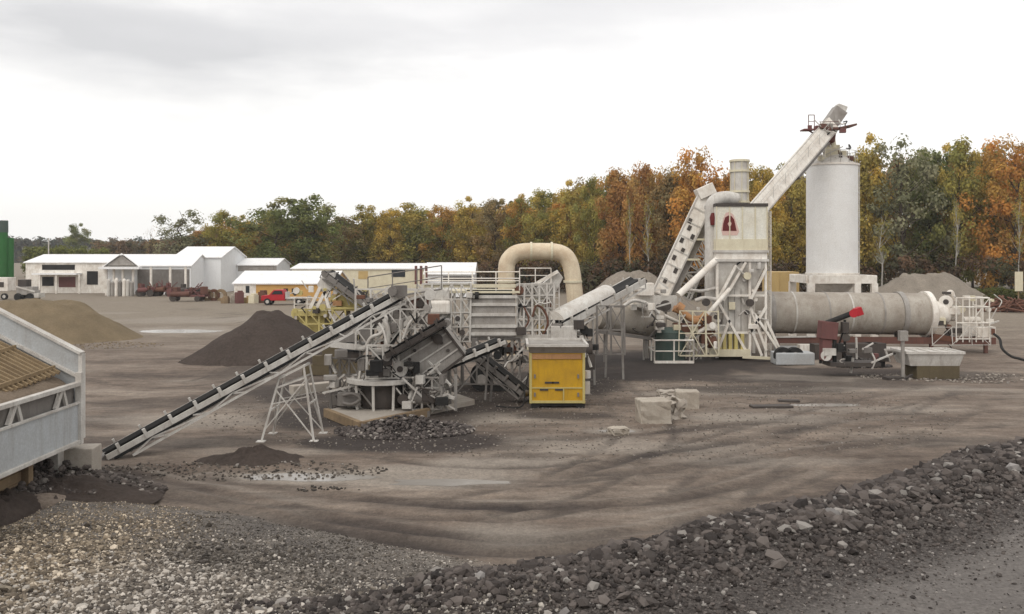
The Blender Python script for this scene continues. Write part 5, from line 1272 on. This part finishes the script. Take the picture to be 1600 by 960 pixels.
mb = MB(); mb.tube(DP(1478,472,-.58), DP(1478,472,-.52), .17, n=18); mb.box(DP(1479,458,-.2), (.4,.4,.16)); mb.box(DP(1470,505,-.85), (.6,.3,.3)); mb.box(DP(1492,517,-.7), (.9,.4,.3)); mb.parts('intake', M['dark'], dr)
mb = MB(); bx = [DP(1494,0,-1.0).x, DP(1546,0,-1.0).x]
for py in (466,480,505,530):
    z = W(0,py,DY-1).z; rail_ = [(bx[0],DY-1,z),(bx[1],DY-1,z),(bx[1],DY+1,z)]; mb.tube(rail_[0], rail_[1], .045, n=6); mb.tube(rail_[1], rail_[2], .045, n=6)
z0, z1 = W(0,535,DY-1).z, W(0,466,DY-1).z
for i in range(6): x = bx[0]+(bx[1]-bx[0])*i/5; mb.bar((x,DY-1,z0),(x,DY-1,z1),.06)
for y_ in (DY,DY+1): mb.bar((bx[1],y_,z0),(bx[1],y_,z1),.06)
mb.bar((bx[0],DY-1,z0),(bx[1],DY-1,z1),.04); mb.build('cage', M['white'], dr)
mb = MB(); mb.box(DP(1510,515,-.2), (1.0,1.0,.8)); mb.box(DP(1532,520,-.5), (.8,.8,.7)); mb.box(DP(1548,516,0), (.35,.6,.45)); mb.tube(DP(1505,500,-.5), DP(1530,500,-.5), .2, n=14); mb.parts('control_box', M['white'], dr, bevel=.02)
mb = MB(); mb.box(DP(1472,528,-.6), (1.5,.8,.35), rot=Matrix.Rotation(.15,3,'Y')); mb.build('oil_tray', M['rust'], dr)
mb = MB()
for y_ in (-.85,.85): mb.bar(DP(1195,531,y_), DP(1555,533,y_), .2, .42)
for px in (1210,1270,1330,1400,1460,1530): mb.bar(DP(px,531,-.85), DP(px,531,.85), .14, .3)
mb.build('frame', M['redbrown'], dr)
mb = MB(); mb.tube(DP(1310,544,-1.3), DP(1440,547,-1.3), .17, n=16); mb.bar(DP(1200,527,-1.0), DP(1275,526,-1.0), .07, .1); mb.parts('oil_pipe', M['lightgrey'], dr)
for px in (1205,1405):
    for y_ in (-.8,.8):
        p = DP(px,524,y_); mb = MB(); mb.tube(p+Vector((-.2,0,0)), p+Vector((.2,0,0)), .28, n=20); mb.build('trunnion', M['dark'], dr)
for px in (1215,1275,1340,1410,1455,1540):
    for y_ in (-.8,.8):
        mb = MB(); mb.bar(DP(px,535,y_), (DP(px,0,y_).x, DY+y_, 0), .2); mb.build('leg', M['lightgrey' if px in (1410,) else 'redbrown'], dr)
for px in (1225,1243):
    p = W(px,0,50.5); p.z = .5; mb = MB(); mb.tube(p, p+Vector((0,.4,0)), .5, n=26); w_ = mb.build('wheel', M['black'], dr); mb = MB(); mb.tube(p+Vector((0,-.03,0)), p+Vector((0,.03,0)), .24, n=16); mb.parts('rim', M['grey'], w_)
mb = MB(); mb.box(DP(1257,545,-2.2), (.75,.6,.5)); mb.build('toolbox', M['white'], dr)
mb = MB(); mb.box(DP(1230,551,-1.2), (1.5,.7,.8)); mb.build('fuel_tank', M['binblue'], dr, bevel=.05)
frame_bay(dr, DP, 1456, 1548, 512, 540, -1.3, 1.0, 3, 1, 95, 'lightgrey', .03, .06); fittings(dr, DP, 1455, 1555, 460, 535, -.6, 18, 96, ('white','lightgrey','cream','dark','rust'))
# hose
mb = MB(); hp_ = curve_pts([W(1553,522,49), W(1562,530,48.6), W(1566,545,48), W(1580,557,47.4), W(1600,563,47)]+[Vector((28.6,46,.1)), Vector((31,45,.08))], 6); mb.path(hp_, .07, 8)
tag(mb.build('hose', M['black'], None), 'thick black hose curving from the burner down to the ground', 'hose')
# small engine-driven auger
AY = 46.2
def AP(px, py, dy=0.0): return W(px, py, AY+dy)
au = thing('auger', 'dark inclined auger with red motor standing in front of the dryer drum', 'auger', Vector((AP(1305,0).x, AY, 0)))
mb = MB(); mb.tube(AP(1284,508), AP(1336,488), .14, n=14); mb.build('tube', M['black'], au)
mb = MB(); mb.tube(AP(1334,490,-.25), AP(1334,490,.25), .22, n=18); mb.box(AP(1341,487), (.34,.42,.42), rot=Matrix.Rotation(-.35,3,'Y')); mb.build('motor', M['red'], au, bevel=.02)
mb = MB(); mb.box(AP(1293,516), (.85,.7,.9), rot=Matrix.Rotation(.1,3,'Y')); mb.box(AP(1290,545), (.5,.5,1.2)); mb.parts('hopper', M['maroon'], au, bevel=.02)
mb = MB(); mb.bar(AP(1304,505,-.2), AP(1304,568,-.2), .16); mb.bar(AP(1284,520,.2), AP(1282,568,.2), .12); mb.bar(AP(1320,500), AP(1320,560), .10); mb.bar(AP(1304,560), AP(1320,510), .07); mb.parts('mast', M['black'], au)
mb = MB(); mb.box(AP(1320,512,-.2), (.3,.4,.55)); mb.tube(AP(1322,528,-.4), AP(1322,528,.1), .2, n=14); mb.parts('engine', M['dark'], au)
mb = MB(); mb.tube(AP(1291,556,-.5), AP(1291,556,-.2), .27, n=20); mb.box(AP(1296,550,-.4), (.6,.3,.35)); mb.parts('gear_case', M['lightgrey'], au)
mb = MB(); mb.box(AP(1330,568), (2.6,1.2,.2)); mb.build('skid', M['dark'], au)
fittings(si, IP, 1280, 1326, 232, 252, -.9, 16, 97, ('cream','lightgrey','redbrown','cream','dark')); fittings(t_el, lambda a,b_,o=0: W(a,b_,64+o), 1280, 1318, 172, 212, -.6, 14, 98, ('lightgrey','maroon','grey','redbrown'))
mb = MB(); mb.box((W(1238,0,51).x,51,.35),(2.2,1.2,.7)); tag(mb.build('fuel_tank', M['binblue'], None, bevel=.06), 'low pale grey tank lying beside the tower legs under the drum', 'tank')
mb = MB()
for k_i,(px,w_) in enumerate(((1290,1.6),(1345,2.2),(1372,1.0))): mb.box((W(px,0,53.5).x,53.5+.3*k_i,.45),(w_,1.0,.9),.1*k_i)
mb.parts('drum_shade_box', M['dark'], dr)  # dark boxes added to stand in for the shade beneath the drum
rubble('rubble', 'dark heap of debris under the auger', 1345, 572, 1.7, .8, 500, .08, .3, 31, (0.03,0.027,0.026), (0.09,0.08,0.075), .55)
fittings(au, AP, 1290, 1390, 540, 572, -.3, 22, 103, ('dark','maroon','black','midgrey')) 
tk = thing('trough', 'pale rectangular steel trough lying on blocks below the burner', 'trough', Vector((W(1460,0,45.5).x, 45.5, 0)))
x0, x1 = W(1416,0,45).x, W(1504,0,45).x; zt_ = W(0,552,45).z; zb_ = W(0,572,45).z
mb = MB(); mb.hull8([(x0+.2,45,zb_),(x1-.15,45,zb_),(x1-.15,46.6,zb_),(x0+.2,46.6,zb_)],[(x0,44.8,zt_),(x1,44.8,zt_),(x1,46.8,zt_),(x0,46.8,zt_)]); mb.build('body', M['lightgrey'], tk)
mb = MB()
for q in (((x0,44.8),(x1,44.8)),((x0,46.8),(x1,46.8)),((x0,44.8),(x0,46.8)),((x1,44.8),(x1,46.8))): mb.bar((*q[0],zt_+.03),(*q[1],zt_+.03),.12,.12)
for k in range(5): x = x0+(x1-x0)*(k+.5)/5; mb.bar((x,44.8,zt_),(x,46.8,zt_+.02),.1,.08)
mb.parts('rim', M['lightgrey'], tk)
mb = MB(); mb.box(((x0+x1)/2+.2,45.7,zb_/2), (x1-x0-.7,1.4,zb_)); mb.build('block', M['olivetimber'], tk)
mb = MB(); p = W(1411,590,45); mb.bar((p.x,45,0),(p.x-.02,45,W(0,532,45).z),.14); mb.box((p.x,45,W(0,525,45).z),(.4,.3,.5)); tag(mb.build('post', M['grey'], None), 'lone grey post with a box top standing beside the trough', 'post')
mb = MB(); mb.box(W(1395,592,44.6), (.9,.5,.2), .2); mb.bar(W(1376,598,44), W(1422,596,44.3), .18, .12); mb.bar(W(1400,600,44), W(1425,586,45), .12, .1); tag(mb.build('scrap_beam', M['dark'], None), 'dark scrap beams lying on the ground below the post', 'scrap')
# ================================================================== YELLOW SCREEN PLANT (mid left)
PY_ = 62.0
def YP(px, py, dy=0.0): return W(px, py, PY_+dy)
yp = thing('screen_plant', 'faded yellow mobile screen plant behind the dark conical stockpile', 'screen plant', Vector((YP(500,0).x, PY_, 0)))
def ybox(mb, px0, px1, py0, py1, y0, y1):
    a, b_ = YP(px0,py0), YP(px1,py1); mb.box(((a.x+b_.x)/2, PY_+(y0+y1)/2, (a.z+b_.z)/2), (abs(b_.x-a.x), y1-y0, abs(a.z-b_.z)))
mb = MB(); ybox(mb, 456,512, 486,494, -.2,2.2); ybox(mb, 512,562, 480,486, -.1,2.1); mb.parts('deck', M['paleyellow'], yp, bevel=.02)
mb = MB(); ybox(mb, 463,506, 494,520, .2,1.8); mb.build('base', M['paleyellow'], yp)
mb = MB(); ybox(mb, 506,512, 500,512, .2,1.2); ybox(mb, 460,466, 500,540, .1,.4); ybox(mb, 540,546, 486,540, .1,.4); mb.parts('leg', M['olivetimber'], yp)
mb = MB(); ybox(mb, 524,570, 452,480, .3,1.8); mb.build('engine_cover', M['paleyellow'], yp, bevel=.03)
mb = MB(); ybox(mb, 520,534, 470,478, -.1,.2); mb.build('guard', M['orange'], yp)
mb = MB(); mb.prism([YP(495,445), YP(505,428), YP(522,426), YP(524,446), YP(514,456), YP(500,456)], (0,1.5,0)); mb.build('hopper', M['lightgrey'], yp, bevel=.02)
mb = MB()
for a, b_ in (((483,486),(500,450)),((494,484),(510,452)),((516,486),(507,456))): mb.bar(YP(*a,-.1), YP(*b_,-.1), .22)
mb.parts('strut', M['white'], yp)
mb = MB(); rail(mb, [YP(460,486,-.1), YP(500,486,-.1)], .9, .8, .04); mb.build('hand_rail', M['white'], yp)
frame_bay(yp, YP, 458, 560, 484, 530, -.2, 1.9, 5, 2, 101, 'paleyellow', .08, .14); fittings(yp, YP, 460, 575, 445, 500, -.3, 34, 102, ('paleyellow','paleyellow','lightgrey','dark','orange','white'))
belt_conveyor('stacker_conveyor', 'dark inclined conveyor descending right from the yellow screen plant', YP(602,492,-1.5), YP(512,424,.5), 1.0, M['midgrey'], nidler=6, depth=.35, truss=.5)
mb = MB()
for k in range(3): mb.box((W(530,0,46).x+k*.06, 46+k*.02, .32+k*.5), (W(588,0,46).x-W(476,0,46).x-k*.9, .5, .5))
tag(mb.build('bunker_wall', M['olivetimber'], None, bevel=.02), 'damp dark timber bunker wall behind the trestle', 'wall')
mb = MB(); a, b_ = G(455,617), G(556,606); mb.bar(a+Vector((0,0,.2)), b_+Vector((0,0,.2)), .5, .42); tag(mb.build('curb', M['concrete'], None, bevel=.03), 'low concrete curb running behind the trestle legs', 'curb')

# ================================================================== BLOCKS IN THE YARD
def rough_block(name, label, c, size, rz, mat, seed, cat='concrete block', jit=.07):
    me = bpy.data.meshes.new(name); bm = __import__('bmesh').new(); B = __import__('bmesh')
    B.ops.create_cube(bm, size=1); B.ops.subdivide_edges(bm, edges=bm.edges[:], cuts=4, use_grid_fill=True)
    r = random.Random(seed)
    for v in bm.verts:
        v.co = Vector((v.co.x*size[0], v.co.y*size[1], v.co.z*size[2])) + Vector((r.uniform(-1,1), r.uniform(-1,1), r.uniform(-1,1)))*jit*min(size)
    bm.to_mesh(me); bm.free(); me.materials.append(mat); ob = bpy.data.objects.new(name, me); COL.objects.link(ob)
    ob.location = (c.x, c.y, gz(c.x, c.y)+size[2]*.47); ob.rotation_euler = (0,0,rz)
    m = ob.modifiers.new('bevel','BEVEL'); m.width = .03; m.segments = 1
    return tag(ob, label, cat)
rough_block('concrete_block', 'pale chipped concrete block, nearer one of a pair in the yard', G(1024,664)+Vector((0,.5,0)), (1.15,.95,.88), .12, M['palestone'], 1, jit=.035)
rough_block('concrete_block', 'pale square concrete block, farther one of a pair in the yard', G(1076,641)+Vector((0,.4,0)), (.95,.8,.74), -.1, M['palestone'], 2, jit=.02)
rough_block('boulder', 'rough brown boulder leaning on the nearer concrete block', G(1046,655)+Vector((.1,.2,0)), (.8,.8,.7), .5, M['concrete'], 3, 'boulder', .2)
rough_block('boulder', 'low flat boulder lying behind the two concrete blocks', G(1048,622)+Vector((0,.3,0)), (1.0,.5,.25), .2, M['concrete'], 4, 'boulder', .18)
rough_block('concrete_chunk', 'broken pale concrete chunk lying at the puddle left of the blocks', G(966,678), (.6,.5,.26), .4, M['palestone'], 5, 'concrete chunk', .15)
rough_block('steel_plate', 'dark flat steel plate lying on the yard right of the blocks', G(1205,638), (1.7,.5,.09), .08, M['dark'], 6, 'plate', .05)
rough_block('steel_plate', 'smaller dark flat steel plate lying behind the larger one', G(1232,627), (.9,.35,.08), -.1, M['dark'], 7, 'plate', .05)

# ================================================================== FAR BUILDINGS
def gable_shed(name, label, px0, px1, Y, eave_py, ridge_py, depth, wall, roof, ridge_along='X', base_z=0.0, over=.25, cat='shed', origin_y=None):
    a, b_ = W(px0,0,Y).x, W(px1,0,Y).x; ze, zr = W(0,eave_py,Y).z, W(0,ridge_py,Y+depth/2 if ridge_along == 'X' else Y).z
    t = thing(name, label, cat, Vector(((a+b_)/2, Y+depth/2, 0)))
    mb = MB(); mb.box(((a+b_)/2, Y+depth/2, ze/2), (b_-a, depth, ze))
    if ridge_along == 'X':
        for x in (a, b_-.1): mb.prism([(x,Y,ze),(x,Y+depth,ze),(x,Y+depth/2,zr)], (.1,0,0))
        walls = mb.build('wall', wall, t); mb = MB()
        for s, y0, y1 in ((0,Y-over,Y+depth/2),(1,Y+depth+over,Y+depth/2)):
            dz = (zr-ze)/(depth/2)*over
            mb.prism([(a-over,y0,ze-dz+.02),(b_+over,y0,ze-dz+.02),(b_+over,y1,zr+.02),(a-over,y1,zr+.02)], (0,0,.14))
    else:
        m_ = (a+b_)/2
        for y in (Y, Y+depth-.1): mb.prism([(a,y,ze),(b_,y,ze),(m_,y,zr)], (0,.1,0))
        walls = mb.build('wall', wall, t); mb = MB()
        for x0, s in ((a,-1),(b_,1)):
            dz = (zr-ze)/((b_-a)/2)*over
            mb.prism([(x0+s*over,Y-over,ze-dz+.02),(m_,Y-over,zr+.02),(m_,Y+depth+over,zr+.02),(x0+s*over,Y+depth+over,ze-dz+.02)], (0,0,.14))
    rf = mb.build('roof', roof, t)
    return t, a, b_, ze, zr
def opening(parent, px0, px1, py0, py1, Y, name='opening', mat=None, proud=.03, th=.06):
    mb = MB(); a, b_ = W(px0,py0,Y), W(px1,py1,Y); mb.box(((a.x+b_.x)/2, Y-proud, (a.z+b_.z)/2), (b_.x-a.x, th, a.z-b_.z)); return mb.build(name, mat or M['glass'], parent)
# leftmost white shed
Y = 140
t, a, b_, ze, zr = gable_shed('shed', 'long white shed with dark window band, leftmost of the sheds', 40, 182, Y, 411, 399, 12, M['white'], M['roofwhite'])
opening(t, 66,117, 414,422, Y, 'window', M['black']); opening(t, 136,153, 424,445, Y, 'door', M['black']); opening(t, 66,84, 433,447, Y, 'door', M['black']); opening(t, 92,118, 433,449, Y, 'door', M['maroon'])
mb = MB(); q0, q1 = W(60,428,Y), W(128,428,Y); mb.box(((q0.x+q1.x)/2, Y-1.0, q0.z), (q1.x-q0.x, 2.0, .25)); mb.build('canopy', M['roofwhite'], t)
mb = MB()
for px in (62,88,124): mb.bar(W(px,429,Y-1.8), Vector((W(px,0,Y-1.8).x,Y-1.8,0)), .2)
mb.parts('post', M['white'], t)
# open sided shed with gable end
Y = 132
t, a, b_, ze, zr = gable_shed('open_shed', 'white open sided shed with grey gable sheltering scrap machinery', 168, 298, Y+4, 416, 399, 9, M['cleanwhite'], M['roofwhite'])
opening(t, 215,296, 421,455, Y+4, 'opening', M['midgrey']); 
mb = MB(); m_ = W(190,0,Y).x; mb.prism([W(166,415,Y), W(212,415,Y), W(190,399,Y)], (0,.3,0)); mb.build('gable', M['grey'], t)
mb = MB(); mb.prism([W(160,418,Y-.3), W(190,397,Y-.3), W(190,397,Y+8), W(160,418,Y+8)], (0,0,.12)); mb.prism([W(218,418,Y-.3), W(190,397,Y-.3), W(190,397,Y+8), W(218,418,Y+8)], (0,0,.12)); mb.box(W(188,419,Y-.5), (6.0,1.2,.35)); mb.build('porch_roof', M['roofwhite'], t)
for px in (166,178,192,208,236,266,290):
    mb = MB(); mb.bar(W(px,418,Y), Vector((W(px,0,Y).x, Y, 0)), .28); mb.parts('post', M['white'], t)
for k, (px, m__, h) in enumerate(((170,'lightgrey',2.6),(176,'grey',2.2),(182,'white',2.7),(188,'midgrey',2.3),(194,'white',2.6),(200,'lightgrey',2.5),(206,'grey',2.2))):
    mb = MB(); x = W(px,0,Y-2).x; mb.tube((x,Y-2,0),(x,Y-2,h*.9),.27,n=12); mb.path([(x,Y-2,h*.9),(x,Y-2,h)],[.27,.1],12)
    tag(mb.build('gas_tank', M[m__], None), 'upright pale steel cylinder standing in a row before the open shed', 'steel cylinder', 'cylinders before the open shed')
# tall white shed
t, a, b_, ze, zr = gable_shed('tall_shed', 'tall bluish white corrugated shed with bright sloping roof', 272, 345, 142, 403, 387, 13, M['cleanwhite'], M['roofwhite'])
# pale block shed with flat roof
t, a, b_, ze, zr = gable_shed('block_shed', 'pale grey flat roofed shed right of the tall white shed', 354, 432, 150, 415, 405, 9, M['cleanwhite'], M['roofwhite'])
opening(t, 372,432, 414,424, 150, 'window', M['grey'])
# orange walled low shed
t, a, b_, ze, zr = gable_shed('low_shed', 'low shed with wide white roof and orange tan wall', 366, 520, 118, 444, 425, 11, M['orangetan'], M['roofwhite'])
opening(t, 366,400, 445,468, 118, 'white_wall', M['white'], .02, .05); opening(t, 443,450, 451,459, 118, 'window'); opening(t, 456,464, 451,459, 118, 'window'); opening(t, 384,390, 447,458, 118, 'window')
# long shed with hipped end
t, a, b_, ze, zr = gable_shed('long_shed', 'long cream shed with white roof behind the screen plant', 456, 690, 138, 421, 413, 12, M['cream'], M['roofwhite'])
opening(t, 612,633, 422,433, 138, 'window'); opening(t, 560,575, 424,436, 138, 'door', M['tan'])
t, a, b_, ze, zr = gable_shed('hip_shed', 'white shed with hipped white roof at the right end of the long shed', 664, 740, 128, 429, 412, 11, M['cleanwhite'], M['roofwhite'])
opening(t, 692,738, 432,440, 128, 'window', M['dark'])
mb = MB()
for k in range(3): mb.box(W(650+k*8,430,126), (.35,.4,2.6))
mb.parts('downpipe', M['maroon'], t)
# green silos at the far left edge
gs = thing('green_tank', 'tall dark green twin tower cut off by the left edge', 'tower', Vector((W(4,0,150).x,150,0)))
mb = MB(); q = W(2,346,150); mb.tube((q.x,150,0),(q.x,150,q.z),1.0,n=24); mb.build('shell', M['green'], gs)
mb = MB(); q = W(14,372,151); mb.tube((q.x,151,0),(q.x,151,q.z),.75,n=24); mb.build('shell', M['green'], gs)
mb = MB(); q = W(2,345,150); mb.tube((q.x,150,q.z-2.0),(q.x,150,q.z+.02),1.05,n=24); mb.build('cap', M['darkgreen'], gs)

# ------------------------------------------------------------------ vehicles and scrap in the yard behind
def wheel_part(parent, x, y, r, w_=.25, name='wheel', mat='black'):
    mb = MB(); mb.tube((x,y,r),(x,y+w_,r),r,n=20); w__ = mb.build(name, M[mat], parent)
    mb = MB(); mb.tube((x,y-.02,r),(x,y+.03,r),r*.5,n=14); mb.build('rim', M['lightgrey'], w__)
Y = 108; xc = W(440,0,Y).x
pt = thing('flatbed_truck', 'red flatbed pickup truck parked before the orange tan shed', 'truck', Vector((xc,Y,0)))
x0 = W(408,0,Y).x
mb = MB(); mb.prism([(x0,Y,.55),(x0,Y,1.15),(x0+.95,Y,1.25),(x0+1.5,Y,1.85),(x0+2.6,Y,1.85),(x0+2.85,Y,1.2),(x0+2.9,Y,.55)], (0,1.8,0)); mb.build('cab', M['red'], pt, bevel=.05)
mb = MB(); mb.prism([(x0+1.2,Y-.01,1.3),(x0+1.6,Y-.01,1.75),(x0+2.5,Y-.01,1.75),(x0+2.65,Y-.01,1.3)], (0,.03,0)); mb.build('window', M['glass'], pt)
mb = MB(); mb.box((x0+4.4,Y+.9,.85),(2.9,1.9,.16)); mb.box((x0+4.4,Y+.9,.62),(2.9,1.0,.2)); mb.box((x0+3.0,Y+.9,1.25),(.1,1.8,.7)); mb.build('flatbed', M['lightgrey'], pt)
for x in (x0+.75,x0+4.6):
    for y in (Y-.02,Y+1.55): wheel_part(pt, x, y, .42)
def scrap(name, label, px0, px1, Y, mats, seed, cat, group=None):
    r = random.Random(seed); a, b_ = W(px0,0,Y).x, W(px1,0,Y).x; t = thing(name, label, cat, Vector(((a+b_)/2,Y,0)), group); L = b_-a
    mb = MB(); mb.bar((a,Y,.75),(b_,Y,.75),.2,.25); mb.bar((a,Y+1.4,.75),(b_,Y+1.4,.75),.2,.25)
    for k in range(4): x = a+L*(k+.5)/4; mb.bar((x,Y,.75),(x,Y+1.4,.75),.15)
    mb.build('chassis', M[mats[0]], t)
    for k in range(6):
        mb = MB(); x = a+L*(k+.5)/6+r.uniform(-.2,.2); h = r.uniform(.3,1.1)
        mb.box((x, Y+r.uniform(.2,1.2), .9+h/2), (L*r.uniform(.08,.22), r.uniform(.4,1.3), h), r.uniform(-.5,.5)); mb.build('body', M[mats[k % 2]], t, bevel=.04)
    mb = MB(); mb.tube((a+L*.1,Y-.1,.95),(a+L*.6,Y-.1,1.0),.35,n=12); mb.build('roller', M[mats[1]], t)
    mb = MB()
    for k in range(9): p = Vector((a+r.random()*L, Y+r.random(), r.uniform(.6,1.5))); mb.bar(p, p+Vector((r.uniform(-1,1), r.uniform(-.3,.3), r.uniform(-.3,1.1))), .11)
    mb.parts('arm', M[mats[0]], t)
    for x in (a+L*.15, a+L*.8):
        for y in (Y-.2,Y+1.3):
            rr_ = r.uniform(.35,.55); mb = MB(); mb.tube((x,y,rr_),(x,y+.22,rr_),rr_,n=18); mb.build('wheel', M['dark'], t)
scrap('farm_machine', 'maroon scrap machine left under the open shed roof', 214, 240, 129, ('rust','maroon'), 1, 'machine')
scrap('farm_machine', 'rusty brown scrap machine in the middle of the open shed', 240, 268, 130, ('maroon','rust'), 2, 'machine')
scrap('farm_machine', 'maroon scrap machine standing out in the yard before the tall shed', 262, 320, 116, ('maroon','redbrown'), 3, 'machine')
scrap('farm_machine', 'dark scrap machine behind the maroon one near the tall shed', 272, 308, 128, ('dark','dark'), 4, 'machine')
for k, px in enumerate((324,334,345)):
    mb = MB(); p = Vector((W(px,0,118).x,118,0)); mb.ring(p+Vector((0,0,.75)), (0,1,.05), .8, .4, .35, 24); tag(mb.build('cable_reel', M['timber'] if k != 1 else M['rust'], None), 'brown ring shaped reel standing in a row right of the scrap machine', 'reel', 'reels in the yard')
for k in range(6):
    px = 352+k*11; mb = MB(); p = Vector((W(px,0,112).x,112+k%2,0)); h = .7+.35*(k%3); mb.box(p+Vector((0,0,h/2)), (.9,.9,h), .3*k); mb.box(p+Vector((.1,0,h+.1)), (.6,.7,.2), .2*k)
    tag(mb.build('crate', M[('timber','palestone','maroon','tan','cream','rust')[k]], None, bevel=.02), 'small weathered crate in a row before the white end of the low shed', 'crate', 'crates before the low shed')
bt_ = thing('box_trailer', 'white box trailer with dark square hatch at the far left edge', 'trailer', Vector((W(2,0,120).x,120,0)))
mb = MB(); q0, q1 = W(-14,434,120), W(12,455,120); mb.box(((q0.x+q1.x)/2,121,(q0.z+q1.z)/2),(q1.x-q0.x,2,q0.z-q1.z)); mb.build('box', M['white'], bt_, bevel=.04)
opening(bt_, -2,6, 441,449, 120, 'hatch', M['dark'])
for x in (q0.x+.6,q1.x-.5): wheel_part(bt_, x, 120, .45)
sc = thing('skid_loader', 'small grey and dark loader beside the box trailer at far left', 'loader', Vector((W(38,0,118).x,118,0)))
q = W(38,0,118).x
mb = MB(); mb.box((q,118.8,1.3),(2.2,1.5,1.1)); mb.box((q+.9,118.8,1.0),(.8,1.6,.7)); mb.build('body', M['grey'], sc, bevel=.06)
mb = MB(); mb.box((q-.4,118.8,2.3),(1.1,1.4,1.0)); mb.build('cab', M['dark'], sc, bevel=.04)
mb = MB(); mb.bar((q-1.2,118,1.9),(q+1.4,118,1.2),.18); mb.box((q+1.6,118.8,.7),(.6,1.7,.6)); mb.build('bucket_arm', M['lightgrey'], sc)
for x in (q-.8,q+.8):
    for y in (117.8,119.5): mb = MB(); mb.tube((x,y,.5),(x,y+.25,.5),.5,n=18); mb.build('wheel', M['black'], sc)
# brush pile and marker at the right edge
r = random.Random(9); mb = MB()
for k in range(60): p = Vector((W(1582,0,96).x+r.gauss(0,1.3), 96+r.gauss(0,1), r.uniform(.1,1.1))); e = Vector((r.uniform(-1,1), r.uniform(-.6,.6), r.uniform(-.25,.25))).normalized()*r.uniform(.8,1.8); mb.tube(p-e, p+e, r.uniform(.05,.16), n=6)
tag(mb.build('log_pile', M['rust'], None), 'tangled rusty brown log pile near the right edge behind the hose', 'log pile')
mk = thing('marker_board', 'small pale board on a post at the right edge before the wood', 'board', Vector((W(1592,0,100).x,100,0)))
mb = MB(); p = W(1592,440,100); mb.box(p, (.9,.08,2.2)); mb.build('board', M['cream'], mk); mb = MB(); mb.bar((p.x,100.1,0),(p.x,100.1,p.z),.12); mb.build('post', M['timber'], mk)
up_ = MB(); p = W(76,388,200); up_.tube((p.x,200,0),(p.x,200,p.z+2.3),.14,n=8); tag(up_.build('utility_pole', M['lightgrey'], None), 'slim pale pole rising behind the leftmost white shed', 'pole')
